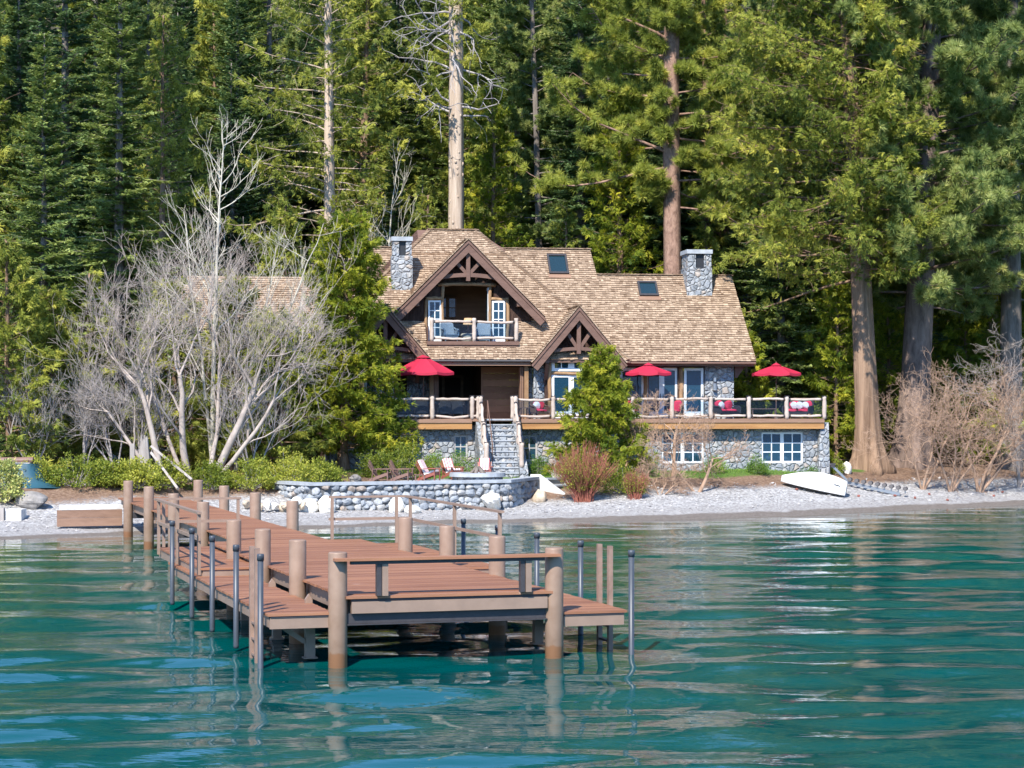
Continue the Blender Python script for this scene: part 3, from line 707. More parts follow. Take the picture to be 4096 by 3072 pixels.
mb = MB(); mb.prism([(15.52, 0.10, 1.3), (16.12, 0.10, 1.3), (16.06, 0.16, 4.12), (15.80, 0.16, 4.12), (15.62, .16, 3.75)], (0, 0.48, 0)); mb.obj('end_buttress', M['stone'], house)
def window(a0, a1, z0, z1, b, sashes, nx, nz, fm='white', bar=0.055, inset=0.10, name='window', lower=0.0, mull=0.09):
    """framed window: frame with glazing bars, one glass mesh as sub-part"""
    f = MB(); g = MB(); sw_ = (a1 - a0) / sashes
    for k in range(sashes):
        x0, x1 = a0 + k * sw_, a0 + (k + 1) * sw_; m = mull
        f.bb(x0, x0 + m, b, b + .08, z0, z1); f.bb(x1 - m, x1 - .003, b, b + .08, z0, z1); f.bb(x0 + m, x1 - m, b + .002, b + .078, z1 - m, z1); f.bb(x0 + m, x1 - m, b + .002, b + .078, z0, z0 + m + lower)
        iw, ih = x1 - x0 - 2 * m, z1 - z0 - 2 * m - lower; zb = z0 + m + lower
        for i in range(1, nx): f.bb(x0 + m + iw * i / nx - bar / 2, x0 + m + iw * i / nx + bar / 2, b + .012, b + .066, zb, z1 - m)
        for j in range(1, nz): f.bb(x0 + m, x1 - m, b + .016, b + .062, zb + ih * j / nz - bar / 2, zb + ih * j / nz + bar / 2)
        g.bb(x0 + m * .8, x1 - m * .8, b + .032, b + .046, zb - .01, z1 - m * .9)
    o = f.obj(name, M[fm], house); g.obj('pane', M['glass'], o); return o
for k, (a0, a1, z0, z1) in enumerate(WIN):
    if k in (0,): window(a0, a1, z0, z1, 0.68, 2, 2, 3, 'greyframe')
    elif k in (1, 2): window(a0, a1, z0, z1, 0.68, 1, 2, 2, 'greyframe')
    else: window(a0, a1, z0, z1, 0.68, 2, 2, 3, 'white', 0.05)
# deck with log railing
mb = MB(); mb.bb(-9.0, 15.80, 0.055, 5.3, 4.18, 4.30); mb.bb(12.5, 15.8, 5.3, 8.0, 4.18, 4.30)
hdeck = mb.obj('deck', M['trim'], house)
for a0, a1 in ((-9.0, -1.98), (0.22, 15.80)):
    mb = MB(); mb.bb(a0, a1, -0.02, 0.05, 4.11, 4.27); mb.obj('upper_fascia', M['trim'], hdeck)
    mb = MB(); mb.bb(a0, a1, 0.03, 0.10, 3.80, 4.105); mb.obj('lower_fascia', M['honey'], hdeck)
def log(mb, p, q, r, seed, n=10, seg=9, wob=0.018):
    rr = np.random.default_rng(seed); p, q = A(p, float), A(q, float); t = np.linspace(0, 1, seg)[:, None]
    pts = p + (q - p) * t + np.cumsum(rr.normal(0, wob, (seg, 3)), 0) * np.sin(t * pi) * 0.8
    mb.tube(pts, r * (1 + rr.normal(0, 0.055, seg)), n, t=rr.uniform(.2, .8))
PA_ = [-7.95, -5.94, -3.93, -1.96, 0.05, 2.07, 4.06, 6.07, 8.03, 10.02, 11.96, 13.90, 15.83]
for k, a_ in enumerate(PA_ + [-1.66]):
    mb = MB(); log(mb, (a_, 0.14, 4.285), (a_, 0.14, 5.42), 0.108, 40 + k, wob=.008)
    o = mb.obj('rail_post', M['log'], hdeck, smooth=True)
    mb = MB(); mb.bb(a_ - .12, a_ + .12, 0.03, .25, 5.421, 5.45); mb.obj('post_cap', M['darksteel'], hdeck)
for k in range(len(PA_) - 1):
    if k == 3: continue
    a0, a1 = PA_[k] + .1, PA_[k + 1] - .1
    for z, sd in ((5.27, 0), (4.45, 50)):
        mb = MB(); log(mb, (a0, .14, z), (a1, .14, z), 0.066, 80 + k + sd); o = mb.obj('rail', M['log'], hdeck, smooth=True)
        for e in (a0, a1 - .09): mb = MB(); mb.tube([(e, .14, z), (e + .09, .14, z)], 0.076, 10); mb.obj('rail_strap', M['darksteel'], hdeck)
    mb = MB(); mb.bb(a0 + .03, a1 - .03, 0.134, 0.146, 4.55, 5.17); mb.obj('glass_panel', M['panel'], hdeck)
mb = MB(); log(mb, (-1.9, .14, 5.27), (-1.7, .14, 5.27), .06, 7); log(mb, (-1.9, .14, 4.45), (-1.7, .14, 4.45), .06, 8); mb.obj('rail', M['log'], hdeck, smooth=True)
for side in (0,):                                     # end railing of the deck going back
    for z in (5.27, 4.45):
        mb = MB(); log(mb, (15.8, .3, z), (15.8, 7.6, z), .066, int(z * 10)); mb.obj('rail', M['log'], hdeck, smooth=True)
# stone staircase
sc_ = MB(); NR = 10
for k in range(NR):
    z = 4.30 - (k + 1) * 0.256; b1 = -0.26 * k
    sc_.bb(-1.27, 0.03, b1 - 0.26 - (0.0), 0.06 if k == 0 else b1, 1.3, z - 0.062)
stair = sc_.obj('staircase', M['stone'], house)
tr = MB()
for k in range(NR):
    z = 4.30 - (k + 1) * 0.256; b1 = -0.26 * k
    tr.bb(-1.27, 0.03, b1 - 0.30, b1 + (.1 if k == 0 else -0.002), z - 0.058, z, 0.5)
tr.bb(-1.27, 0.03, -0.04, 0.05, 4.23, 4.305)
tr.obj('tread_slabs', M['cap'], stair)
for a0, a1, xo in ((-1.78, -1.275, -0.16), (0.035, 0.42, 0.0)):
    ck = MB(); ck.prism([(a0, 0.57, 1.3), (a0, 0.57, 4.16), (a0, -0.02, 4.16), (a0, -2.75, 1.95), (a0, -3.0, 1.75), (a0, -3.0, 1.3)], (a1 - a0, 0, 0)); ck.obj('cheek_wall', M['stone'], stair)
for a_, nm in ((-1.55, 0), (0.16, 1)):
    pts = [(a_, -0.05, 4.1), (a_, -1.30, 3.05), (a_, -2.62, 1.98)]
    hts = (1.33, 1.12, 1.20)
    for k, (p, h_) in enumerate(zip(pts, hts)):
        mb = MB(); log(mb, p, (p[0], p[1], p[2] + h_), 0.115, 140 + k + 3 * nm, wob=.008); mb.obj('stair_post', M['log'], stair, smooth=True)
        mb = MB(); mb.bb(p[0] - .12, p[0] + .12, p[1] - .12, p[1] + .12, p[2] + h_ + .002, p[2] + h_ + .03); mb.obj('post_cap', M['darksteel'], stair)
    for k in range(2):
        for dz in (1.0, 0.42):
            p, q = A(pts[k]) + (0, -.1, dz), A(pts[k + 1]) + (0, .1, dz)
            mb = MB(); log(mb, p, q, 0.078, 160 + k + 3 * nm + int(dz * 10)); mb.obj('stair_rail', M['log'], stair, smooth=True)
            d_ = nrm(q - p)
            for e in (p, q - d_ * .12): mb = MB(); mb.tube([e, e + d_ * .12], 0.086, 10); mb.obj('rail_strap', M['darksteel'], stair)
mb = MB(); mb.tube([(-1.2, .1, 5.2), (-1.2, -2.0, 3.1)], .028, 8); mb.tube([(-1.2, .1, 5.2), (-1.2, .12, 4.3)], .025, 8); mb.tube([(-1.2, -2.0, 3.1), (-1.2, -2.0, 2.2)], .025, 8); mb.tube([(-1.2, -2, 3.1), (-1.2, -2.12, 3.06)], .028, 8)
mb.obj('iron_handrail', M['timber'], stair)

# ground floor facade
mb = MB(); wall_with_holes(mb, -9.0, -3.8, 4.3, 7.3, 3.4, 0.3, [(-7.4, -5.6, 4.3, 6.7)]); mb.obj('facade_wall', M['stone'], house); mb = MB(); mb.bb(-4.95, -4.05, 3.15, 3.4, 4.3, 7.0); mb.obj('stone_pillar', M['stone'], house); mb = MB()
mb.bb(1.05, 1.42, 3.0, 3.7, 4.3, 7.0); mb.bb(1.42, 2.10, 2.55, 2.95, 4.3, 7.0)
mb.obj('stone_pillar', M['stone'], house)
mb = MB(); mb.bb(10.42, 11.92, 3.3, 3.6, 4.3, 7.3); mb.bb(11.6, 11.92, 3.6, 9.5, 4.3, 7.3); mb.obj('facade_wall', M['stone'], house)
mb = MB(); mb.bb(4.4, 5.85, 3.42, 3.7, 4.3, 7.3); mb.bb(4.40, 10.42, 3.40, 3.7, 6.95, 7.4); mb.bb(8.98, 9.06, 3.4, 3.6, 4.3, 6.95); mb.bb(-5.45, -4.96, 3.3, 3.4, 4.3, 7.0); mb.obj('bark_siding', M['barkshingle'], house)
mb = MB(); mb.bb(-4.2, 1.2, 2.05, 2.28, 6.97, 7.18); mb.obj('header_beam', M['trim'], house)
mb = MB(); mb.tube([(-4.0, 1.96, 7.2), (1.3, 1.96, 7.2)], .065, 8); mb.obj('gutter', M['darksteel'], house)
mb = MB(); mb.bb(5.7, 12.85, 2.72, 2.86, 6.98, 7.14); mb.obj('eave_beam', M['timber'], house)
mb = MB(); mb.tube([(5.9, 2.55, 7.13), (12.9, 2.55, 7.13)], .06, 8); mb.obj('gutter', M['timber'], house)
for a_ in (1.02, -3.78):
    mb = MB(); mb.bb(a_ - .1, a_ + .1, 2.3, 2.5, 4.3, 6.97); mb.obj('opening_post', M['logbrown'], house)
mb = MB()                                              # folding glass doors stacked at the sides of the dining opening
for k in range(4): mb.bb(-3.66 + .07 * k, -3.62 + .07 * k, 2.5 + .02 * k, 3.3, 4.3, 6.9)
mb.obj('folding_door', M['trim'], house); mb = MB()
for k in range(3): mb.bb(0.74 + .09 * k, .79 + .09 * k, 2.5 + .03 * k, 3.2, 4.3, 6.9)
mb.obj('folding_door', M['trim'], house)
# dining room behind the opening
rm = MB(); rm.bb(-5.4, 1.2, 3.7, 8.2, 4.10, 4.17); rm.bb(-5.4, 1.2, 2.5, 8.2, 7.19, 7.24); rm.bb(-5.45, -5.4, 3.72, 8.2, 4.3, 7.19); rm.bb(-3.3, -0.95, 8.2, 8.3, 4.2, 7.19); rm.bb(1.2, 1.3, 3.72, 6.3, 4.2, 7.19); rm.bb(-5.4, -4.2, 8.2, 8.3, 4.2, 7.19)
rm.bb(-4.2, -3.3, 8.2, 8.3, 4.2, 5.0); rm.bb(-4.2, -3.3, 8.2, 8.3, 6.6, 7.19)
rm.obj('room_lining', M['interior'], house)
mb = MB()
for k in range(8): mb.bb(-0.95, 1.0, 4.45, 4.55, 4.31 + k * .33, 4.63 + k * .33, rh.uniform(.3, 1))
mb.bb(-1.05, -.95, 4.40, 4.55, 4.31, 6.95, .7); mb.bb(-1.05, -.95, 4.55, 8.2, 4.31, 6.95, .1)
mb.obj('plank_partition', M['plank'], house)
mb = MB(); mb.bb(-2.75, -2.6, 8.1, 8.19, 4.3, 6.6); mb.bb(-1.75, -1.6, 8.1, 8.19, 4.3, 6.6); mb.bb(-2.6, -1.75, 8.1, 8.19, 6.45, 6.6); mb.obj('inner_doorway', M['plank'], house)
window(-4.2, -3.3, 5.0, 6.6, 8.22, 2, 1, 3, 'trim', .03)
# french doors
def doors(a0, a1, z0, z1, b, leaves, fm='white'):
    o = window(a0, a1, z0, z1, b, leaves, 1, 1, fm, name='door', lower=0.20, mull=0.13)
    h = MB(); wd = (a1 - a0) / leaves
    for k in range(leaves):
        x = a0 + (k + 1) * wd - .07 if (k == 0) else a0 + k * wd + .07
        h.bb(x - .015, x + .015, b - .03, b - .001, z0 + .95, z0 + 1.25); h.bb(x - .05, x + .05, b - .05, b - .03, z0 + 1.1, z0 + 1.13)
    h.obj('handle', M['black'], o); return o
SGB = 2.3
doors(2.30, 4.30, 4.33, 6.52, SGB, 2)
mb = MB(); log(mb, (2.12, SGB + .0, 6.60), (4.5, SGB + .0, 6.60), .075, 3); mb.obj('log_lintel', M['logbrown'], house, smooth=True)
window(2.30, 4.30, 6.70, 7.35, SGB, 2, 2, 1, 'white', mull=.16)
for a_ in (2.2, 4.42):
    mb = MB(); log(mb, (a_, SGB - .02, 4.3), (a_, SGB - .02, 7.5), .10, 5); mb.obj('log_jamb', M['logbrown'], house, smooth=True)
mb = MB(); log(mb, (2.0, SGB, 7.45), (4.65, SGB, 7.45), .085, 9); mb.obj('log_lintel', M['logbrown'], house, smooth=True)
doors(6.0, 7.25, 4.33, 6.9, 3.44, 1); doors(7.35, 9.0, 4.33, 6.9, 3.44, 2); doors(9.34, 10.36, 4.33, 6.9, 3.44, 1)
for a_ in (9.17, 7.30):
    mb = MB(); log(mb, (a_, 3.40, 4.3), (a_, 3.40, 6.95), .11, 6); mb.obj('log_jamb', M['logbrown'], house, smooth=True)
mb = MB(); mb.bb(10.80, 10.98, 3.12, 3.29, 5.75, 6.15); mb.lathe([(.10, 5.75), (.08, 5.78), (.08, 6.1), (.11, 6.15)], 10, (10.89, 3.14, 0)); mb.bb(10.83, 10.95, 3.1, 3.3, 6.2, 6.4); mb.obj('wall_lantern', M['steel'], house)
mb = MB(); mb.prism([(12.0, 3.4, 6.4), (12.12, 3.4, 6.4), (12.55, 3.4, 6.98), (12.0, 3.4, 6.98)], (0, .15, 0)); mb.obj('eave_bracket', M['timber'], house)
# gables: bargeboards, roof slopes, truss
def gable(ac, half, zb, zap, bf, bback, bw, truss=True, wall=None, wallb=None, hole=None):
    """front gable: ac centre, half width, eave and apex heights, front edge bf; slopes run back to bback"""
    rise = zap - zb; L = sqrt(half ** 2 + rise ** 2)
    g = MB()
    for s in (-1, 1):
        ud = (0, 1, 0); sd = A((-s * half, 0, rise)) / L; o_ = A((ac + s * half, bf, zb + .10))
        poly = [(0, -0.1), (1.0 + (bback[0] - bf), -0.1), (bback[1] - bf, L), (0, L)]
        if s > 0: shingles(g, o_, ud, sd, poly)
        else:
            o2 = A((ac - half, bf, zb + .10)); poly2 = [(-p[0], p[1]) for p in poly]
            shingles(g, o2, (0, -1, 0), sd, poly2)
    ro = g.obj('gable_roof', M['shingle'], house)
    c = MB(); ridgecap(c, (ac, bf, zap + .10), (ac, bback[1], zap + .10), .3); c.obj('ridge_caps', M['shingle'], ro)
    u_ = MB()
    for s in (-1, 1): u_.prism([(ac, bf + .06, zap + .06), (ac + s * half, bf + .06, zb + .06), (ac + s * half, bback[0] + .8, zb + .06), (ac, bback[1], zap + .06)], (0, 0, -.10))
    u_.obj('soffit', M['timber'], ro)
    for s in (-1, 1):
        m = MB(); n_ = A((s * rise, 0, half)) / L
        for (dn, th, b0, b1) in ((0.03, .10, bf - .05, bf + .06), (-.085, bw - .1, bf, bf + .11)):
            p0 = A((ac + s * (half + .12), 0, zb - .12 * rise / half)) + n_ * dn; p1 = A((ac, 0, zap)) + n_ * dn
            q0, q1 = p0 - n_ * th, A((ac, 0, zap + (dn - th) * L / half))
            p1 = A((ac, 0, zap + dn * L / half))
            m.prism([(p0[0], b0, p0[2]), (p1[0], b0, p1[2]), (q1[0], b0, q1[2]), (q0[0], b0, q0[2])], (0, b1 - b0, 0))
        m.obj('bargeboard', M['timber'], house)
    return ro
gable(-1.835, 3.84, 9.44, 13.28, 3.1, (4.2, 8.0), 0.42)
gable(3.6, 2.30, 7.10, 9.84, 1.5, (2.0, 4.6), 0.40)
gable(-6.13, 2.30, 7.10, 9.84, 1.5, (2.0, 4.6), 0.40)
def truss(ac, zc, hw_, zap, b, k=1.0):
    """arched collar beam, king post and two curved braces"""
    t = np.linspace(-1, 1, 13); up = 0.14 * k * (1 - t ** 2)
    m = MB(); top = [(ac + x * hw_, b, zc + .20 * k + y) for x, y in zip(t, up)]; bot = [(ac + x * hw_, b, zc + y) for x, y in zip(t, up)]
    for i in range(12): m.prism([bot[i], bot[i + 1], top[i + 1], top[i]], (0, .16, 0))
    m.obj('collar_beam', M['timber'], house)
    m = MB(); m.bb(ac - .10, ac + .10, b - .04, b + .2, zc - .06, zap - .25); m.bb(ac - .14, ac + .14, b - .06, b + .22, zap - .55, zap - .3); m.obj('king_post', M['timber'], house)
    for s in (-1, 1):
        m = MB(); m.beam((ac + s * .1, b + .08, zc + .34 * k), (ac + s * hw_ * .52, b + .08, zc + .34 * k + (zap - zc) * .40), .14, .17); m.obj('brace', M['timber'], house)
truss(-1.835, 11.35, 1.42, 13.1, 3.3); truss(3.6, 7.62, 1.25, 9.65, 1.75, .85); truss(-6.13, 7.62, 1.25, 9.65, 1.75, .85)
for (a_, b_, z_) in ((-4.45, 3.2, 10.15), (0.78, 3.2, 10.15), (1.98, 1.7, 7.25), (5.22, 1.7, 7.25), (-4.51, 1.7, 7.25)):
    m = MB(); m.bb(a_ - .12, a_ + .12, b_, b_ + .8, z_ - .14, z_ + .14); m.obj('purlin_end', M['timber'], house)
for a_ in (2.0, 5.2, -4.5):
    m = MB(); m.beam((a_, 2.5, 6.15), (a_, 1.8, 7.1), .17, .17); m.obj('gable_brace', M['timber'], house)
# gable walls
mb = MB(); mb.prism([(1.5, SGB + .1, 7.0), (5.7, SGB + .1, 7.0), (5.7, SGB + .1, 7.2), (3.6, SGB + .1, 9.6), (1.5, SGB + .1, 7.2)], (0, .12, 0))
mb.bb(1.95, 2.12, SGB + .02, SGB + .2, 4.3, 7.0); mb.bb(4.5, 4.9, SGB + .02, SGB + .2, 4.3, 7.0); mb.bb(4.78, 4.9, SGB + .2, 3.5, 4.3, 7.0); mb.bb(2.0, 2.1, SGB + .2, 3.5, 4.3, 7.0)
mb.obj('gable_wall', M['barkshingle'], house); mb = MB()
mb.prism([(-8.2, SGB + .1, 7.0), (-4.0, SGB + .1, 7.0), (-4.0, SGB + .1, 7.2), (-6.13, SGB + .1, 9.6), (-8.2, SGB + .1, 7.2)], (0, .12, 0)); mb.obj('gable_wall', M['barkshingle'], house)
mb = MB(); mb.prism([(1.5, SGB + .3, 7.0), (5.7, SGB + .3, 7.0), (5.7, SGB + .3, 7.15), (1.5, SGB + .3, 7.15)], (0, .1, 0)); mb.obj('gable_plate', M['barkshingle'], house)
doors(-7.1, -5.6, 4.33, 6.6, 3.35, 2)
mb = MB(); log(mb, (-5.5, 3.3, 4.3), (-5.5, 3.3, 7.0), .1, 16); mb.obj('log_jamb', M['logbrown'], house, smooth=True)
# upper gable: wall pieces round the balcony door and windows
GB = 3.9
g = MB()
def gw(poly): g.prism([(a_, GB + .04, z_) for a_, z_ in poly], (0, .12, 0))
gw([(-3.25, 11.1), (-0.4, 11.1), (-1.835, 13.1)]); gw([(-3.25, 10.42), (-3.15, 10.42), (-3.15, 11.1), (-3.25, 11.1)])
gw([(-4.9, 10.38), (-3.2, 10.38), (-3.2, 11.1), (-3.9, 11.1)]); gw([(-0.46, 10.38), (1.2, 10.38), (0.25, 11.1), (-.46, 11.1)])
gw([(-5.3, 8.9), (-3.9, 8.0), (-3.9, 10.38), (-4.9, 10.38)]); gw([(0.2, 8.0), (1.6, 8.9), (1.2, 10.38), (0.2, 10.38)])
g.obj('dormer_wall', M['barkshingle'], house)
for a0, a1 in ((-3.82, -3.14), (-0.55, 0.13)): window(a0, a1, 8.2, 10.32, GB, 1, 2, 4, 'white', .045, lower=.22)
for (p, q, r_) in (((-3.30, GB, 11.12), (-0.38, GB, 11.12), .09), ((-3.95, GB, 10.42), (-3.08, GB, 10.42), .085), ((-0.6, GB, 10.42), (0.32, GB, 10.42), .085)):
    m = MB(); log(m, p, q, r_, int(abs(p[0]) * 10)); m.obj('log_lintel', M['logbrown'], house, smooth=True)
for a_, zt_ in ((-3.06, 11.05), (-0.64, 11.05), (-3.92, 10.36), (0.24, 10.36)):
    m = MB(); log(m, (a_, GB, 8.2), (a_, GB, zt_), .085, int(abs(a_) * 10) + 1); m.obj('log_jamb', M['logbrown'], house, smooth=True)
# bedroom behind the balcony door
rm = MB(); rm.bb(-4.5, 0.7, 7.6, 7.7, 8.1, 13); rm.bb(-4.6, -4.5, 4.1, 7.7, 8.1, 11); rm.bb(.7, .8, 4.1, 7.7, 8.1, 11); rm.bb(-4.6, .8, 2.79, 7.7, 8.06, 8.16)
rm.obj('room_lining', M['plank'], house)
window(-3.0, -2.0, 9.55, 10.7, 7.5, 2, 1, 2, 'plank', .05)
mb = MB(); mb.bb(-0.76, -0.72, 3.98, 4.75, 8.2, 11.0); o = mb.obj('balcony_door', M['white'], house)
mb = MB(); mb.bb(-.775, -.765, 4.1, 4.63, 8.45, 10.85); mb.obj('pane', M['glass'], o)
mb = MB(); mb.bb(-4.0, 0.68, 2.52, 2.75, 8.02, 8.20); o = mb.obj('balcony_fascia', M['timber'], house)
mb = MB(); mb.bb(-3.92, 0.60, 2.58, 2.75, 7.86, 8.018); mb.obj('lower_board', M['timber'], o)
for k, a_ in enumerate((-3.74, -1.60, 0.54)):
    mb = MB(); log(mb, (a_, 2.68, 8.2), (a_, 2.68, 9.38), .105, 200 + k, wob=.008); mb.obj('balcony_post', M['log'], house, smooth=True)
for k, (a0, a1) in enumerate(((-3.66, -1.68), (-1.52, 0.46))):
    for z in (9.19, 8.36):
        mb = MB(); log(mb, (a0, 2.68, z), (a1, 2.68, z), .066, 210 + k + int(z)); o = mb.obj('balcony_rail', M['log'], house, smooth=True)
        mb = MB()
        for e in (a0, a1 - .09): mb.tube([(e, 2.68, z), (e + .09, 2.68, z)], .076, 10)
        mb.obj('rail_strap', M['darksteel'], o)
    mb = MB(); mb.bb(a0 + .02, a1 - .02, 2.674, 2.686, 8.45, 9.1); mb.obj('balcony_glass', M['panel'], house)
# chimneys: stone stack, cap slab, flue opening
def chimney(a0, a1, b0, b1, z0, z1, side):
    mb = MB(); sh = 0.03 * (z1 - z0) / 2
    cz = z1 - .22
    mb.prism([(a0 - sh, b0, z0), (a1 + sh, b0, z0), (a1 + sh, b1, z0), (a0 - sh, b1, z0)], (0, 0, cz - .75 - z0))
    for x0, x1 in ((a0, a0 + .34 * (a1 - a0)), (a1 - .30 * (a1 - a0), a1)): mb.bb(x0, x1, b0, b0 + .3, cz - .75, cz)
    mb.bb(a0 + .01, a1 - .01, b0 + .32, b1, cz - .75, cz)
    o = mb.obj('chimney', M['stone'], house)
    mb = MB(); mb.bb(a0 - .07, a1 + .06, b0 - .07, b1 + .07, cz + .003, z1); mb.obj('cap_slab', M['cap'], o)
    mb = MB(); mb.bb(a0 + .34 * (a1 - a0) + .002, a1 - .30 * (a1 - a0) - .002, b0 + .14, b0 + .3, cz - .74, cz - .004); mb.obj('flue_opening', M['black'], o)
chimney(-5.52, -4.54, 5.6, 6.5, 10.3, 13.69, 1); chimney(10.10, 11.36, 6.1, 7.7, 10.2, 13.21, 1)
def skylight(a0, a1, b0, b1, zf):
    sl = sqrt(.5); o_ = lambda a, b, h: (a, b - h * sl, zf(b) + h * sl)
    m = MB(); wd = .09
    for (x0, x1, y0, y1) in ((a0, a0 + wd, b0, b1), (a1 - wd, a1, b0, b1), (a0 + wd, a1 - wd, b0, b0 + wd), (a0 + wd, a1 - wd, b1 - wd, b1)):
        m.prism([o_(x0, y0, .02), o_(x1, y0, .02), o_(x1, y1, .02), o_(x0, y1, .02)], A((0, -sl, sl)) * .17)
    o = m.obj('skylight', M['darksteel'], house)
    m = MB(); m.prism([o_(a0 + wd, b0 + wd, .10), o_(a1 - wd, b0 + wd, .10), o_(a1 - wd, b1 - wd, .10), o_(a0 + wd, b1 - wd, .10)], A((0, -sl, sl)) * .03); m.obj('pane', M['skyglass'], o)
    m = MB(); m.prism([o_(a0 - .06, b0 - .2, .09), o_(a1 + .1, b0 - .2, .09), o_(a1 + .1, b0 - .01, .09), o_(a0 - .06, b0 - .01, .09)], A((0, -sl, sl)) * .015); m.obj('flashing', M['trim'], o)
skylight(2.88, 3.92, 7.25, 8.35, wz); skylight(7.50, 8.52, 6.05, 6.85, wz)

# ------------------------------------------------------------------ trees
def trunk_mesh(mb, h, r0, r1, seed, lean=(0, 0), flare=1.5, n=16, seg=26, wob=0.05, z0=-0.4, lump=0.08):
    """tapered trunk with a root flare and lengthwise ridges; returns a function giving the axis at a height"""
    r = np.random.default_rng(seed)
    t = np.linspace(0, 1, seg) ** 1.3; z = z0 + t * (h - z0)
    wx_ = np.cumsum(r.normal(0, wob, seg)) * t; wy_ = np.cumsum(r.normal(0, wob, seg)) * t
    ax = np.stack([lean[0] * t * h + wx_, lean[1] * t * h + wy_, z], 1)
    rad = r0 + (r1 - r0) * np.clip(z / h, 0, 1) + r0 * (flare - 1) * np.exp(-np.clip(z, 0, None) / (1.2 * r0 + .25))
    a = np.arange(n); l1 = 1 + lump * np.sin(a[None] * 2 * pi / n * 5 + r.uniform(0, 6) + t[:, None] * 3) + r.normal(0, lump * .5, (1, n)) + r.normal(0, lump * .2, (seg, n))
    fl = 1 + 0.28 * np.exp(-np.clip(z, 0, None) / (r0 + .2))[:, None] * np.sin(a[None] * 2 * pi / n * 4 + 1)
    mb.tube(ax, rad, n, lump=l1 * fl)
    return lambda zz: np.array([np.interp(zz, z, ax[:, 0]), np.interp(zz, z, ax[:, 1]), zz])
def curve_branch(mb, base, az, el, L, r0, seed, droop=0.2, up=0.1, seg=7, n=5, wob=0.03):
    rr = np.random.default_rng(seed); s = np.linspace(0, 1, seg)
    d = A([cos(az), sin(az), 0]); p = A(base) + d * (s * L * cos(el))[:, None]
    p[:, 2] += s * L * sin(el) - droop * L * s ** 2 + up * L * s ** 4
    p += np.cumsum(rr.normal(0, wob, (seg, 3)), 0) * s[:, None]
    mb.tube(p, np.linspace(r0, max(.008, r0 * .18), seg), n, cap=False); return p

def fir(h, R, z0, seed, dz=0.42, nb=6, tw=0.12, droop=0.22, mat='fir', bark='bark_grey', r0=0.26, leafw=0.125):
    """white fir: whorls of flat drooping boughs, each bough a feather of forked twigs"""
    r = np.random.default_rng(seed); tk = MB(); ax = trunk_mesh(tk, h, r0, 0.03, seed, flare=1.3, n=10, seg=18, wob=.03)
    P = []; D = []; Nn = []; L = []; W = []; T = []
    z = z0
    while z < h - 0.15:
        t = (z - z0) / (h - z0); prof = R * (1 - t) ** 0.72 * (0.75 + 0.25 * min(1, t * 6))
        k0 = r.uniform(0, 2 * pi); c = ax(z)
        for k in range(nb if prof > .5 else 5):
            az = k0 + 2 * pi * k / nb + r.normal(0, .25); Lb = prof * r.uniform(0.6, 1.15) + 0.12
            el = -0.12 + 0.75 * t + r.normal(0, .08); bt = r.uniform(0.25, 0.75)
            zb = c[2] + r.uniform(-.15, .15)
            if Lb > 0.8: curve_branch(tk, (c[0], c[1], zb), az, el, Lb * .9, 0.012 + 0.012 * Lb, seed + k, droop, droop * .55, 5, 4, .01)
            m = int(Lb / tw) + 3; s = np.linspace(0.10, 1, m); s = np.repeat(s, 2); sd = np.tile([1, -1], m)
            dh = A([cos(az), sin(az), 0]); pp = A([-sin(az), cos(az), 0])
            pos = A([c[0], c[1], zb]) + dh * (s * Lb * cos(el))[:, None]
            pos[:, 2] += s * Lb * sin(el) - droop * Lb * s ** 2 + droop * .55 * Lb * s ** 4
            slope = sin(el) - 2 * droop * s + 4 * droop * .55 * s ** 3
            tan_ = nrm(dh * cos(el) + np.stack([0 * s, 0 * s, slope], 1))
            ang = np.radians(r.normal(50, 10, len(s)))
            td = tan_ * np.cos(ang)[:, None] + pp * (sd * np.sin(ang))[:, None]; td[:, 2] += r.normal(-0.10, .14, len(s)); td = nrm(td)
            tl = (0.20 + 0.26 * Lb * (1 - s) * np.minimum(1, s * 3 + .3)) * r.uniform(.65, 1.25, len(s))
            up = nrm(A([0, 0, 1.0]) + r.normal(0, .38, (len(s), 3)))
            tt = bt + 0.30 * (s - .6) + r.normal(0, .12, len(s))
            P.append(pos); D.append(td); Nn.append(up); L.append(tl); W.append(np.full(len(s), leafw)); T.append(tt)
            for q in (-1, 1):                          # forks of each twig
                f_ = r.uniform(.3, .6, len(s)); sp = nrm(np.cross(td, up))
                d2 = nrm(td * .78 + sp * q * .62 + r.normal(0, .1, (len(s), 3)))
                P.append(pos + td * (tl * f_)[:, None]); D.append(d2); Nn.append(up); L.append(tl * r.uniform(.4, .65, len(s))); W.append(np.full(len(s), leafw * .9)); T.append(tt + .08)
        z += dz * r.uniform(.75, 1.25) * (0.6 + 0.4 * (1 - t))
    lead = MB(); lead.kites(np.concatenate(P), np.concatenate(D), np.concatenate(Nn), np.concatenate(L), np.concatenate(W), np.clip(np.concatenate(T), 0, 1), bend=-.08)
    return tk, M[bark], lead, M[mat]

